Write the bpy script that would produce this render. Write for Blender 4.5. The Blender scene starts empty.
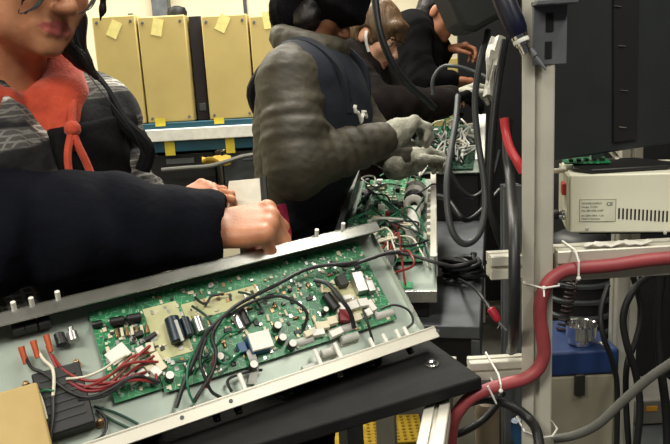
import bpy, math, random
import numpy as np
from mathutils import Vector, Matrix
from mathutils.bvhtree import BVHTree
random.seed(7); rng = np.random.default_rng(7)
sc = bpy.context.scene
COL = sc.collection
# ---------------------------------------------------------------- camera
FPX = 700.0; PHI = math.radians(12); RHO = math.radians(3.2)
CAM = np.array([0, 0, 1.4])
cF = np.array([0, math.cos(PHI), -math.sin(PHI)])
_r0 = np.array([1.0, 0, 0]); _u0 = np.array([0, math.sin(PHI), math.cos(PHI)])
cU = math.cos(RHO)*_u0 + math.sin(RHO)*_r0
cR = math.cos(RHO)*_r0 - math.sin(RHO)*_u0
def ray(px, py): return cF + (px-335)/FPX*cR - (py-222)/FPX*cU
def P(px, py, d): return CAM + d*ray(px, py)            # a point at distance d in the room
def PZ(px, py, z):                                       # the point of a level surface
    r = ray(px, py); return CAM + (z-CAM[2])/r[2]*r
def nz(v): v = np.array(v, float); return v/np.linalg.norm(v)
cam = bpy.data.objects.new('camera', bpy.data.cameras.new('camera')); COL.objects.link(cam)
cam.data.sensor_width = 36; cam.data.lens = FPX/670*36; cam.data.clip_start = .02
M = Matrix((tuple(cR), tuple(cU), tuple(-cF))).transposed().to_4x4(); M.translation = Vector(CAM)
cam.matrix_world = M; sc.camera = cam

# ---------------------------------------------------------------- materials
def lin(h):
    h = h.lstrip('#'); c = [int(h[i:i+2], 16)/255 for i in (0, 2, 4)]
    return tuple((x/12.92 if x <= .04045 else ((x+.055)/1.055)**2.4) for x in c)+(1,)
MATS = {}
def mat(name, c, rough=.5, metal=0., c2=None, scale=30., bump=0., bscale=60., spec=.5, trans=0., coat=0., detail=3., lo=.35, hi=.65, sheen=0., stretch=None, sss=0.):
    if name in MATS: return MATS[name]
    m = bpy.data.materials.new(name); m.use_nodes = True; nt = m.node_tree; N = nt.nodes; L = nt.links
    b = N['Principled BSDF']; b.inputs['Base Color'].default_value = lin(c); b.inputs['Roughness'].default_value = rough
    b.inputs['Metallic'].default_value = metal; b.inputs['Specular IOR Level'].default_value = spec
    if trans: b.inputs['Transmission Weight'].default_value = trans
    if coat: b.inputs['Coat Weight'].default_value = coat
    if sheen: b.inputs['Sheen Weight'].default_value = sheen
    if sss:
        b.inputs['Subsurface Weight'].default_value = sss; b.inputs['Subsurface Radius'].default_value = (.012, .004, .002); b.inputs['Subsurface Scale'].default_value = 1
    tc = N.new('ShaderNodeTexCoord'); mp = N.new('ShaderNodeMapping'); L.new(tc.outputs['Object'], mp.inputs['Vector'])
    if stretch: mp.inputs['Scale'].default_value = stretch
    no = N.new('ShaderNodeTexNoise'); no.inputs['Scale'].default_value = scale; no.inputs['Detail'].default_value = detail
    L.new(mp.outputs['Vector'], no.inputs['Vector'])
    rp = N.new('ShaderNodeValToRGB'); L.new(no.outputs['Fac'], rp.inputs['Fac'])
    ca = lin(c); cb = lin(c2) if c2 else tuple(x*.86 for x in ca[:3])+(1,)
    rp.color_ramp.elements[0].position = lo; rp.color_ramp.elements[1].position = hi
    rp.color_ramp.elements[0].color = cb; rp.color_ramp.elements[1].color = ca
    L.new(rp.outputs['Color'], b.inputs['Base Color'])
    if bump:
        n2 = N.new('ShaderNodeTexNoise'); n2.inputs['Scale'].default_value = bscale; n2.inputs['Detail'].default_value = 4
        L.new(mp.outputs['Vector'], n2.inputs['Vector'])
        bp = N.new('ShaderNodeBump'); bp.inputs['Strength'].default_value = bump; bp.inputs['Distance'].default_value = .004
        L.new(n2.outputs['Fac'], bp.inputs['Height']); L.new(bp.outputs['Normal'], b.inputs['Normal'])
    MATS[name] = m; return m
def mat_pcb(name, g='#1f8350', g2='#145f3b', t='#86bd98', scale=70.):
    m = mat(name, g, rough=.35, c2=g2, scale=25); nt = m.node_tree; N = nt.nodes; L = nt.links; b = N['Principled BSDF']
    src = b.inputs['Base Color'].links[0].from_socket; mp = [n for n in N if n.type == 'MAPPING'][0]
    vo = N.new('ShaderNodeTexVoronoi'); vo.distance = 'CHEBYCHEV'; vo.feature = 'F1'; vo.inputs['Scale'].default_value = scale
    L.new(mp.outputs['Vector'], vo.inputs['Vector'])
    r = N.new('ShaderNodeValToRGB'); r.color_ramp.interpolation = 'CONSTANT'
    r.color_ramp.elements[0].position = 0; r.color_ramp.elements[0].color = (1, 1, 1, 1)
    r.color_ramp.elements[1].position = .16; r.color_ramp.elements[1].color = (0, 0, 0, 1)
    e = r.color_ramp.elements.new(.5); e.color = (.6, .6, .6, 1); e = r.color_ramp.elements.new(.55); e.color = (0, 0, 0, 1)
    L.new(vo.outputs['Distance'], r.inputs['Fac'])
    mx = N.new('ShaderNodeMix'); mx.data_type = 'RGBA'; L.new(r.outputs['Color'], mx.inputs['Factor'])
    L.new(src, mx.inputs['A']); mx.inputs['B'].default_value = lin(t); L.new(mx.outputs['Result'], b.inputs['Base Color'])
    return m
def mat_plaid(name, ang=.5):
    m = mat(name, '#17171a', rough=.95, c2='#0c0c0e', scale=60, bump=.4, bscale=150); nt = m.node_tree; N = nt.nodes; L = nt.links; b = N['Principled BSDF']
    src = b.inputs['Base Color'].links[0].from_socket
    tc = [n for n in N if n.type == 'TEX_COORD'][0]
    mp = N.new('ShaderNodeMapping'); mp.inputs['Rotation'].default_value = (0, 0, ang); L.new(tc.outputs['Object'], mp.inputs['Vector'])
    def wave(axis, sc_, lo, hi):
        w = N.new('ShaderNodeTexWave'); w.bands_direction = axis; w.inputs['Scale'].default_value = sc_; w.inputs['Distortion'].default_value = 1.2; w.inputs['Detail Scale'].default_value = 2.
        L.new(mp.outputs['Vector'], w.inputs['Vector'])
        r = N.new('ShaderNodeValToRGB'); r.color_ramp.elements[0].position = lo; r.color_ramp.elements[1].position = hi
        L.new(w.outputs['Fac'], r.inputs['Fac']); return r.outputs['Color']
    def mth(op, a, b_):
        n = N.new('ShaderNodeMath'); n.operation = op
        for i, x in enumerate((a, b_)):
            if isinstance(x, (int, float)): n.inputs[i].default_value = x
            else: L.new(x, n.inputs[i])
        return n.outputs[0]
    bx = wave('X', 4.2, .5, .75); bz = wave('Z', 4.6, .5, .75)
    band = mth('MULTIPLY', mth('ADD', bx, bz), .5)
    fine = mth('MAXIMUM', wave('X', 34, .72, .9), wave('Z', 34, .72, .9))
    fac = mth('MULTIPLY', mth('MULTIPLY', band, band), mth('ADD', mth('MULTIPLY', fine, .6), .3))
    mx = N.new('ShaderNodeMix'); mx.data_type = 'RGBA'; L.new(fac, mx.inputs['Factor']); L.new(src, mx.inputs['A']); mx.inputs['B'].default_value = lin('#d8d4cc')
    L.new(mx.outputs['Result'], b.inputs['Base Color']); return m

# ---------------------------------------------------------------- objects
def tag(o, label=None, cat=None, group=None, kind=None):
    if label: o['label'] = label
    if cat: o['category'] = cat
    if group: o['group'] = group
    if kind: o['kind'] = kind
    return o
def empty(name, loc, label, cat, group=None):
    o = bpy.data.objects.new(name, None); COL.objects.link(o); o.location = Vector(loc); o.empty_display_size = .05
    return tag(o, label, cat, group)
def root_loc(o):
    p = np.zeros(3)
    while o is not None: p += np.array(o.location); o = o.parent
    return p
def fr(o, x, y, z): return (np.array(o, float), np.array(x, float), np.array(y, float), np.array(z, float))
WORLD = fr((0, 0, 0), (1, 0, 0), (0, 1, 0), (0, 0, 1))
def T(f, a, b, c): return f[0]+a*f[1]+b*f[2]+c*f[3]
def perp(d):
    d = nz(d); a = np.array([0, 0, 1.]) if abs(d[2]) < .9 else np.array([1., 0, 0])
    x = nz(np.cross(a, d)); return x, np.cross(d, x)
def crom(pts, n=6, closed=False):
    p = [np.array(q, float) for q in pts]; out = []
    m = len(p)
    for i in range(m if closed else m-1):
        g = (lambda k: p[k % m]) if closed else (lambda k: p[max(0, min(m-1, k))])
        a, b, c, d = g(i-1), g(i), g(i+1), g(i+2)
        for j in range(n):
            t = j/n; out.append(.5*((2*b)+(-a+c)*t+(2*a-5*b+4*c-d)*t*t+(-a+3*b-3*c+d)*t**3))
    if not closed: out.append(p[-1])
    return out
class MB:
    def __init__(s): s.v = []; s.f = []; s.m = []; s.cm = 0
    def add(s, vs, fs):
        b = len(s.v); s.v += [tuple(map(float, q)) for q in vs]; s.f += [tuple(b+i for i in q) for q in fs]; s.m += [s.cm]*len(fs); return s
    def box(s, f, lo, hi):
        x0, y0, z0 = lo; x1, y1, z1 = hi
        vs = [T(f, x, y, z) for z in (z0, z1) for x, y in ((x0, y0), (x1, y0), (x1, y1), (x0, y1))]
        return s.add(vs, [(3, 2, 1, 0), (4, 5, 6, 7), (0, 1, 5, 4), (1, 2, 6, 5), (2, 3, 7, 6), (3, 0, 4, 7)])
    def prism(s, poly, f, z0, z1):
        n = len(poly); vs = [T(f, a, b, z0) for a, b in poly]+[T(f, a, b, z1) for a, b in poly]
        return s.add(vs, [tuple(range(n-1, -1, -1)), tuple(range(n, 2*n))]+[(i, (i+1) % n, n+(i+1) % n, n+i) for i in range(n)])
    def cyl(s, a, b, r0, r1=None, n=16):
        r1 = r0 if r1 is None else r1; a = np.array(a, float); b = np.array(b, float); x, y = perp(b-a)
        vs = []
        for c, r in ((a, r0), (b, r1)):
            for i in range(n):
                t = 2*math.pi*i/n; vs.append(c+r*(math.cos(t)*x+math.sin(t)*y))
        return s.add(vs, [tuple(range(n-1, -1, -1)), tuple(range(n, 2*n))]+[(i, (i+1) % n, n+(i+1) % n, n+i) for i in range(n)])
    def lathe(s, o, ax, prof, n=24):
        x, y = perp(ax); ax = nz(ax); o = np.array(o, float); vs = []
        for r, h in prof:
            for i in range(n):
                t = 2*math.pi*i/n; vs.append(o+ax*h+r*(math.cos(t)*x+math.sin(t)*y))
        fs = [(j*n+i, j*n+(i+1) % n, (j+1)*n+(i+1) % n, (j+1)*n+i) for j in range(len(prof)-1) for i in range(n)]
        fs += [tuple(range(n-1, -1, -1)), tuple((len(prof)-1)*n+i for i in range(n))]
        return s.add(vs, fs)
    def tube(s, pts, r, n=8, closed=False):
        pts = [np.array(q, float) for q in pts]; m = len(pts); rr = r if hasattr(r, '__len__') else [r]*m
        tg = [nz(pts[(i+1) % m]-pts[i-1]) if closed or 0 < i < m-1 else nz(pts[min(i+1, m-1)]-pts[max(i-1, 0)]) for i in range(m)]
        x, _ = perp(tg[0]); vs = []
        for i in range(m):
            x = x-tg[i]*(x@tg[i]); x = nz(x); y = np.cross(tg[i], x)
            for k in range(n):
                t = 2*math.pi*k/n; vs.append(pts[i]+rr[i]*(math.cos(t)*x+math.sin(t)*y))
        e = m if closed else m-1
        fs = [(i*n+k, i*n+(k+1) % n, ((i+1) % m)*n+(k+1) % n, ((i+1) % m)*n+k) for i in range(e) for k in range(n)]
        if not closed: fs += [tuple(range(n-1, -1, -1)), tuple((m-1)*n+k for k in range(n))]
        return s.add(vs, fs)
    def ball(s, c, r, n=12):
        c = np.array(c, float); r = np.array(r if hasattr(r, '__len__') else [r]*3, float)
        vs = [c+r*np.array([math.sin(a)*math.cos(b), math.sin(a)*math.sin(b), math.cos(a)]) for a in [math.pi*(i+.001)/(n/2+.002) for i in range(n//2+1)] for b in [2*math.pi*j/n for j in range(n)]]
        fs = [(i*n+j, (i+1)*n+j, (i+1)*n+(j+1) % n, i*n+(j+1) % n) for i in range(n//2) for j in range(n)]
        return s.add(vs, fs)
    def sheet(s, pts, th, nrm):           # pts: grid [rows][cols] of points, thickness th along -nrm
        R = len(pts); Cc = len(pts[0]); nrm = nz(nrm)
        vs = [np.array(q, float) for r in pts for q in r]; vs += [q-nrm*th for q in vs]
        k = R*Cc; fs = []
        for i in range(R-1):
            for j in range(Cc-1):
                a = i*Cc+j; fs.append((a, a+1, a+Cc+1, a+Cc)); fs.append((k+a+Cc, k+a+Cc+1, k+a+1, k+a))
        bd = [j for j in range(Cc)]+[i*Cc+Cc-1 for i in range(1, R)]+[(R-1)*Cc+j for j in range(Cc-2, -1, -1)]+[i*Cc for i in range(R-2, 0, -1)]
        for a, b in zip(bd, bd[1:]+bd[:1]): fs.append((b, a, k+a, k+b))
        return s.add(vs, fs)
    def build(s, name, m, parent=None, bevel=0., smooth=True, label=None, cat=None, group=None, kind=None, seg=2):
        ms = m if isinstance(m, (list, tuple)) else [m]
        v = np.array(s.v, float)
        if parent is not None: loc = root_loc(parent)
        else: loc = np.array([(v[:, 0].min()+v[:, 0].max())/2, (v[:, 1].min()+v[:, 1].max())/2, v[:, 2].min()])
        me = bpy.data.meshes.new(name); me.from_pydata([tuple(q) for q in v-loc], [], s.f); me.update()
        for q in ms: me.materials.append(q)
        me.polygons.foreach_set('material_index', s.m)
        import bmesh
        bm = bmesh.new(); bm.from_mesh(me); bmesh.ops.recalc_face_normals(bm, faces=bm.faces); bm.to_mesh(me); bm.free()
        o = bpy.data.objects.new(name, me); COL.objects.link(o)
        if parent is not None: o.parent = parent
        else: o.location = Vector(loc)
        if smooth: me.shade_smooth(); me.set_sharp_from_angle(angle=math.radians(38))
        if bevel:
            b = o.modifiers.new('bevel', 'BEVEL'); b.width = bevel; b.segments = seg; b.limit_method = 'ANGLE'; b.angle_limit = math.radians(40); b.harden_normals = False
        return tag(o, label, cat, group, kind)
def raw_obj(name, verts, faces, mats, parent, midx=None):
    loc = root_loc(parent); me = bpy.data.meshes.new(name); nv = len(verts); nf = len(faces)
    me.vertices.add(nv); me.vertices.foreach_set('co', (verts-loc).astype(np.float32).ravel())
    me.loops.add(nf*4); me.loops.foreach_set('vertex_index', faces.astype(np.int32).ravel())
    me.polygons.add(nf); me.polygons.foreach_set('loop_start', np.arange(0, nf*4, 4, dtype=np.int32)); me.polygons.foreach_set('loop_total', np.full(nf, 4, np.int32))
    for q in mats: me.materials.append(q)
    if midx is not None: me.polygons.foreach_set('material_index', midx.astype(np.int32))
    me.update(calc_edges=True); me.validate(); me.shade_smooth()
    o = bpy.data.objects.new(name, me); COL.objects.link(o); o.parent = parent
    return o
def surf_hit(o, px, py, off=.002):        # where a line of sight meets an object already built
    me = o.data; loc = Vector(root_loc(o)); bv = BVHTree.FromPolygons([v.co+loc for v in me.vertices], [tuple(p.vertices) for p in me.polygons])
    r = Vector(ray(px, py)).normalized(); h = bv.ray_cast(Vector(CAM), r)
    if h[0] is None: return None
    n = h[1] if h[1].dot(r) < 0 else -h[1]
    return np.array(h[0]+n*off)

# ---------------------------------------------------------------- smooth solid forms for bodies and clothes
class Vol:
    def __init__(s, lo, hi, h):
        s.lo = np.array(lo, float); s.h = h; s.n = np.ceil((np.array(hi)-s.lo)/h).astype(int)+1
        s.V = np.full(s.n, .06, np.float32); s.ax = [s.lo[i]+h*np.arange(s.n[i]) for i in range(3)]
    def win(s, lo, hi):
        a = np.maximum(0, np.floor((np.array(lo)-s.lo)/s.h).astype(int)); b = np.minimum(s.n, np.ceil((np.array(hi)-s.lo)/s.h).astype(int)+1)
        if (b <= a).any(): return None
        sl = tuple(slice(a[i], b[i]) for i in range(3))
        return sl, [s.ax[0][sl[0]].astype(np.float32)[:, None, None], s.ax[1][sl[1]].astype(np.float32)[None, :, None], s.ax[2][sl[2]].astype(np.float32)[None, None, :]]
    def comb(s, sl, d, k, op):
        A = s.V[sl]
        if op == 'sub':
            d = -d
            if k: hh = np.maximum(k-np.abs(A-d), 0)/k; s.V[sl] = np.maximum(A, d)+hh*hh*k*.25
            else: s.V[sl] = np.maximum(A, d)
        else:
            if k: hh = np.maximum(k-np.abs(A-d), 0)/k; s.V[sl] = np.minimum(A, d)-hh*hh*k*.25
            else: s.V[sl] = np.minimum(A, d)
    def cap(s, a, b, ra, rb=None, k=.012, op='add', flat=None):
        rb = ra if rb is None else rb; a = np.array(a, float); b = np.array(b, float); m = max(ra, rb)+k+.05
        w = s.win(np.minimum(a, b)-m, np.maximum(a, b)+m)
        if w is None: return s
        sl, (X, Y, Z) = w; ab = b-a; L2 = max(ab@ab, 1e-9)
        t = np.clip(((X-a[0])*ab[0]+(Y-a[1])*ab[1]+(Z-a[2])*ab[2])/L2, 0, 1).astype(np.float32)
        d = np.sqrt((X-a[0]-t*ab[0])**2+(Y-a[1]-t*ab[1])**2+(Z-a[2]-t*ab[2])**2)-(ra+(rb-ra)*t)
        s.comb(sl, d.astype(np.float32), k, op); return s
    def chain(s, pts, rs, k=.012):
        for i in range(len(pts)-1): s.cap(pts[i], pts[i+1], rs[i], rs[i+1], k)
        return s
    def ell(s, c, r, axes=None, k=.02, op='add'):
        c = np.array(c, float); r = np.array(r if hasattr(r, '__len__') else [r]*3, float); m = r.max()+k+.05
        w = s.win(c-m, c+m)
        if w is None: return s
        sl, (X, Y, Z) = w; axes = np.eye(3) if axes is None else np.array([nz(q) for q in axes])
        k0 = 0; k1 = 0
        for i in range(3):
            q = (X-c[0])*axes[i][0]+(Y-c[1])*axes[i][1]+(Z-c[2])*axes[i][2]; k0 = k0+(q/r[i])**2; k1 = k1+(q/r[i]**2)**2
        k0 = np.sqrt(k0); k1 = np.sqrt(k1)+1e-6; d = k0*(k0-1)/k1
        d = np.where(k0 < .3, -r.min()*.7, d)
        s.comb(sl, d.astype(np.float32), k, op); return s
    def rbox(s, c, half, axes, r=.01, k=.01, op='add'):
        c = np.array(c, float); half = np.array(half, float); m = np.linalg.norm(half)+k+.05
        w = s.win(c-m, c+m)
        if w is None: return s
        sl, (X, Y, Z) = w; axes = np.array([nz(q) for q in axes]); q = [np.abs((X-c[0])*a[0]+(Y-c[1])*a[1]+(Z-c[2])*a[2])-(h-r) for a, h in zip(axes, half)]
        d = np.sqrt(sum(np.maximum(t, 0)**2 for t in q))+np.minimum(np.maximum(np.maximum(q[0], q[1]), q[2]), 0)-r
        s.comb(sl, d.astype(np.float32), k, op); return s
    def grid(s): return s.ax[0].astype(np.float32)[:, None, None], s.ax[1].astype(np.float32)[None, :, None], s.ax[2].astype(np.float32)[None, None, :]
    def wrinkle(s, amp, freq, seed=0, stretch=(1, 1, 1), oct=3):
        g = np.random.default_rng(seed); X, Y, Z = s.grid(); D = 0
        for o in range(oct):
            k = g.normal(size=(3, 3))*freq*(1.7**o)*np.array(stretch)*.6; ph = g.uniform(0, 6.28, 3)
            a = np.sin(k[0][0]*X+k[0][1]*Y+k[0][2]*Z+ph[0]); b = np.sin(k[1][0]*X+k[1][1]*Y+k[1][2]*Z+ph[1]+1.5*a)
            D = D+b/(1.6**o)
        s.V = (s.V+amp*D).astype(np.float32); return s
    def folds(s, a, b, rad, amp, n, seed=0):      # creases around a sleeve from a to b
        a = np.array(a, float); b = np.array(b, float); w = s.win(np.minimum(a, b)-rad-.04, np.maximum(a, b)+rad+.04)
        if w is None: return s
        sl, (X, Y, Z) = w; L = np.linalg.norm(b-a); ab = (b-a)/L; x, y = perp(ab); g = np.random.default_rng(seed)
        u = ((X-a[0])*ab[0]+(Y-a[1])*ab[1]+(Z-a[2])*ab[2]); p = (X-a[0])*x[0]+(Y-a[1])*x[1]+(Z-a[2])*x[2]; q = (X-a[0])*y[0]+(Y-a[1])*y[1]+(Z-a[2])*y[2]
        ph = g.uniform(0, 6, 3); f = 2*math.pi*n/L
        d = np.sin(f*u+g.uniform(15, 30)*p+ph[0]+1.3*np.sin(18*q+9*u+ph[1]))+.5*np.sin(1.7*f*u-25*q+ph[2])
        win = np.clip(1-np.abs(u/L-.5)*1.8, 0, 1)*np.exp(-np.maximum(np.sqrt(p*p+q*q)-rad, 0)/.02)
        s.V[sl] = s.V[sl]+(amp*d*win).astype(np.float32); return s
    def mesh(s):
        S = s.V < 0; n = s.n; c = [S[i:n[0]-1+i, j:n[1]-1+j, k:n[2]-1+k] for i in (0, 1) for j in (0, 1) for k in (0, 1)]
        a = c[0].copy(); o = c[0].copy()
        for q in c[1:]: a &= q; o |= q
        act = o & ~a; I = np.argwhere(act); idx = np.full(act.shape, -1, np.int32); idx[act] = np.arange(len(I))
        off = [(i, j, k) for i in (0, 1) for j in (0, 1) for k in (0, 1)]
        cv = np.stack([s.V[I[:, 0]+q[0], I[:, 1]+q[1], I[:, 2]+q[2]] for q in off], 1).astype(float); acc = np.zeros((len(I), 3)); cnt = np.zeros(len(I))
        for p in range(8):
            for q in range(p+1, 8):
                df = np.array(off[q])-np.array(off[p])
                if abs(df).sum() != 1: continue
                x = (cv[:, p] < 0) != (cv[:, q] < 0); t = np.where(x, cv[:, p]/np.where(x, cv[:, p]-cv[:, q], 1), 0)
                acc += np.where(x[:, None], np.array(off[p])+t[:, None]*df, 0); cnt += x
        vs = s.lo+s.h*(I+acc/np.maximum(cnt, 1)[:, None]); fs = []
        for ax in range(3):
            sl0 = [slice(1, -1)]*3; sl1 = [slice(1, -1)]*3; sl0[ax] = slice(0, -1); sl1[ax] = slice(1, None)
            A = S[tuple(sl0)]; B = S[tuple(sl1)]; E = np.argwhere(A != B); sg = A[tuple(E.T)]
            st = np.array([1, 1, 1]); st[ax] = 0; E = E+st; b, cc = (ax+1) % 3, (ax+2) % 3
            def cell(db, dc):
                Q = E.copy(); Q[:, b] -= db; Q[:, cc] -= dc; return idx[tuple(Q.T)]
            q = np.stack([cell(1, 1), cell(0, 1), cell(0, 0), cell(1, 0)], 1); q[~sg] = q[~sg][:, ::-1]; fs.append(q)
        F = np.concatenate(fs); F = F[(F >= 0).all(1)]
        for _ in range(1):                        # one gentle smoothing pass
            nb = np.zeros_like(vs); ct = np.zeros(len(vs))
            for i in range(4):
                np.add.at(nb, F[:, i], vs[F[:, (i+1) % 4]]); np.add.at(ct, F[:, i], 1)
            vs = vs*.5+.5*np.where(ct[:, None] > 0, nb/np.maximum(ct, 1)[:, None], vs)
        return vs, F
    def obj(s, name, mats, parent, pick=None):
        v, F = s.mesh(); mi = None
        if pick is not None: mi = pick(v[F].mean(1))
        return raw_obj(name, v, F, mats if isinstance(mats, (list, tuple)) else [mats], parent, mi)
def head(V, Hc, fwd, up, s=1.):
    fwd = nz(fwd); up = np.array(up, float); up = nz(up-fwd*(up@fwd)); lat = np.cross(up, fwd); ax = (lat, fwd, up)
    X = lambda a, b, c: np.array(Hc)+s*(a*lat+b*fwd+c*up); E = lambda p, r, k=.02, op='add': V.ell(X(*p), [q*s for q in (r if hasattr(r, '__len__') else [r]*3)], ax, k, op)
    E((0, -.012, .03), (.074, .094, .088)); E((0, .03, -.035), (.061, .063, .082), .03); E((0, .044, -.085), (.043, .043, .03), .03)
    E((0, .08, -.104), (.017, .014, .013), .02)
    for q in (-1, 1):
        E((q*.042, .056, -.03), .021, .025); E((q*.032, .1, -.002), .0155, .012, 'sub'); E((q*.032, .0765, -.002), .0125, .003)
        E((q*.077, -.008, -.008), (.008, .019, .031), .006); E((q*.0125, .102, -.042), (.0085, .009, .007), .006)
        E((q*.05, .025, -.075), (.02, .03, .03), .025)
    V.cap(X(-.034, .083, .017), X(.034, .083, .017), .011*s, .011*s, .018)
    V.cap(X(0, .087, .006), X(0, .113, -.036), .007*s, .0115*s, .012)
    for z, r in ((-.067, .0042), (-.0785, .0055)):
        pts = [X(-.028, .078, -.0715), X(-.014, .089, z), X(0, .0925, z), X(.014, .089, z), X(.028, .078, -.0715)]
        for a, b in zip(pts, pts[1:]): V.cap(a, b, r*s*.9, r*s*.9, .006)
    V.cap(X(-.022, .091, -.072), X(0, .104, -.072), .0022*s, .0022*s, .002, 'sub'); V.cap(X(.022, .091, -.072), X(0, .104, -.072), .0022*s, .0022*s, .002, 'sub')
    def loc(p): q = (p-np.array(Hc))/s; return q@lat, q@fwd, q@up
    def pick(p):      # 0 skin 1 lips 2 eye white 3 iris 4 brow
        a, b, c = loc(p); m = np.zeros(len(p), int)
        m[(np.abs(c+.072) < .0115*(1-np.minimum(np.abs(a)/.029, 1)**2)+.0005) & (np.abs(a) < .028) & (b > .066)] = 1
        for q in (-1, 1):
            d = np.sqrt((a-q*.032)**2+(b-.0765)**2+(c+.002)**2); e = (d < .0135) & (b > .082); m[e & (np.abs(c+.002) < .006)] = 2
            m[e & (((a-q*.032)**2+(c+.002)**2) < .0052**2)] = 3
            m[(np.abs(c-.019-.1*(.03-np.abs(a-q*.0))) < .0035) & (np.abs(a-q*.034) < .021) & (b > .07)] = 4
        return m
    return X, pick, ax
def rot(v, ax, t): ax = nz(ax); return v*math.cos(t)+np.cross(ax, v)*math.sin(t)+ax*(ax@v)*(1-math.cos(t))
def hand(V, w, f, pn, right=True, curl=(30, 40, 30), s=1., th=1., thumb=(.55, .65, .45), fan=.12, k=.006, vary=(0, 0, 0, 0)):
    f = nz(f); pn = np.array(pn, float); pn = nz(pn-f*(pn@f)); t = np.cross(-pn, f)*(1 if right else -1); w = np.array(w, float)
    lens = [(.045, .027, .021), (.05, .031, .022), (.046, .029, .021), (.037, .022, .019)]; offs = [.031, .0105, -.0105, -.03]; kn = [.09, .094, .089, .08]
    tips = []
    V.ell(w+f*.05*s, (.05*s, .041*s, .0155*s*th), (f, t, pn), .012)
    for i in range(4):
        b0 = w+s*(f*.012+t*offs[i]*.7); kp = w+s*(f*kn[i]+t*offs[i]-pn*.003); V.cap(b0, kp, .0125*s*th, .0112*s*th, .012)
        V.ell(kp-pn*.003*s, .0118*s*th, None, .005)
        d = nz(f+t*offs[i]/.03*fan); axr = np.cross(d, pn); p = kp; r = .0098*s*th*(.9 if i == 3 else 1)
        for j in range(3):
            d = rot(d, axr, math.radians(curl[j]+vary[i])); q = p+d*lens[i][j]*s; V.cap(p, q, r, r*.9, k); r *= .92; p = q
        tips.append(p)
    a = w+s*(f*.02+t*.026+pn*.006); d = nz(f*thumb[0]+t*thumb[1]+pn*thumb[2]); p = a
    for j, (L, r) in enumerate(((.042, .0145), (.034, .011), (.027, .0095))):
        q = p+d*L*s; V.cap(p, q, r*s*th, r*.88*s*th, .01 if j == 0 else k); p = q; d = nz(d*.85+f*.35+pn*.12-t*.2)
    return tips
# ---------------------------------------------------------------- palette
ALU = mat('brushed_aluminium', '#cbc8bb', rough=.42, metal=.2, c2='#bfbcaf', scale=12, bump=.05, bscale=200)
STEEL = mat('sheet_steel', '#d8d8d4', rough=.24, metal=1., c2='#adafa8', scale=8, bump=.06, bscale=30)
PAN = mat('zinc_pan', '#a0aaa0', rough=.42, metal=.45, c2='#87938b', scale=9)
CHROME = mat('chrome', '#e8e8e8', rough=.15, metal=1.)
BLACK = mat('black_plastic', '#101011', rough=.5, c2='#0c0c0d', scale=40)
RUB = mat('black_rubber', '#171718', rough=.75, c2='#0e0e0f', scale=25, bump=.25, bscale=120, spec=.3)
CABLE = mat('black_cable', '#1b1c1e', rough=.45)
GCABLE = mat('grey_cable', '#3d4143', rough=.5)
HOSEG = mat('grey_hose', '#5c5c56', rough=.55)
RED = mat('red_wire', '#8c2a26', rough=.45)
DRED = mat('dark_red_wire', '#7a1d22', rough=.45)
REDH = mat('red_hose', '#9a4347', rough=.5, c2='#87373c', scale=20)
GREENW = mat('green_wire', '#1d6b4a', rough=.45)
DGREENW = mat('dark_green_wire', '#0f3a2d', rough=.45)
WHITEW = mat('white_wire', '#d9d4bf', rough=.5)
BLUEW = mat('blue_wire', '#1c4a72', rough=.4)
ORANGE = mat('orange_terminal', '#b9542f', rough=.4, metal=.2)
COPPER = mat('copper', '#9a7a58', rough=.3, metal=.8)
WHITE = mat('white_nylon', '#e6e4dc', rough=.5)
CREAM = mat('cream_plastic', '#d8d0b4', rough=.5)
GREYP = mat('grey_plastic', '#b6b6b0', rough=.5)
DGREY = mat('dark_grey_metal', '#4d5152', rough=.5, metal=.3, c2='#404445', scale=15)
MGREY = mat('mid_grey_metal', '#71757a', rough=.5, metal=.4, c2='#5f6366', scale=15)
PCB = mat_pcb('green_circuit_board')
PCBT = mat('bare_board', '#cfcb9f', rough=.5, c2='#b7b887', scale=20)
CAPB = mat('capacitor_sleeve', '#1a2a38', rough=.35)
CHIP = mat('chip_black', '#1b1c1c', rough=.45)
SILVER = mat('silver_can', '#c2c2c0', rough=.28, metal=.85)
TAN = mat('tan_panel', '#bda968', rough=.6, c2='#b5a162', scale=6)
TANB = mat('tan_block', '#b89f66', rough=.6, c2='#ab9259', scale=14)
YEL = mat('yellow_tape', '#d9c53a', rough=.55)
NOTE = mat('yellow_note', '#ece08f', rough=.7)
TEAL = mat('teal_paint', '#0f4a5c', rough=.5, c2='#0c3f50', scale=10)
PAINTW = mat('white_paint', '#e9e9df', rough=.5)
WALL = mat('cream_wall', '#e9e0c4', rough=.85, c2='#e2d8ba', scale=4, bump=.08)
DWALL = mat('dark_wall', '#2a2a2b', rough=.9, c2='#222223', scale=4)
FLOOR = mat('concrete_floor', '#56544e', rough=.7, c2='#444340', scale=5, bump=.1)
CEIL = mat('ceiling_paint', '#8d8b84', rough=.9)
DPANEL = mat('charcoal_panel', '#2c3032', rough=.55, c2='#282c2e', scale=14)
STRIP = mat('black_strip', '#0e0e10', rough=.8)
PSU = mat('ivory_enamel', '#e0dfcc', rough=.45, c2='#d9d8c4', scale=8)
INK = mat('grey_ink', '#55564c', rough=.7)
BLUE = mat('blue_lid', '#20396a', rough=.5, c2='#1a305c', scale=12)
CASEW = mat('case_body', '#a9a48f', rough=.6, c2='#98937f', scale=7)
PAPER = mat('white_paper', '#e2ddcc', rough=.8, bump=.2, bscale=14)
PINK = mat('pink_cloth', '#b3244f', rough=.8)
FILM = mat('crumpled_film', '#dcdad0', rough=.35, bump=.6, bscale=50)
SKIN1 = mat('skin_fair', '#bf8562', rough=.48, c2='#b07454', scale=45, bump=.12, bscale=220, sss=.12)
SKIN2 = mat('skin_brown', '#8a5a3f', rough=.5, c2='#7d4f36', scale=40, sss=.08)
SKIN3 = mat('skin_light', '#d3a283', rough=.5, c2='#c8957a', scale=40, sss=.1)
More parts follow.
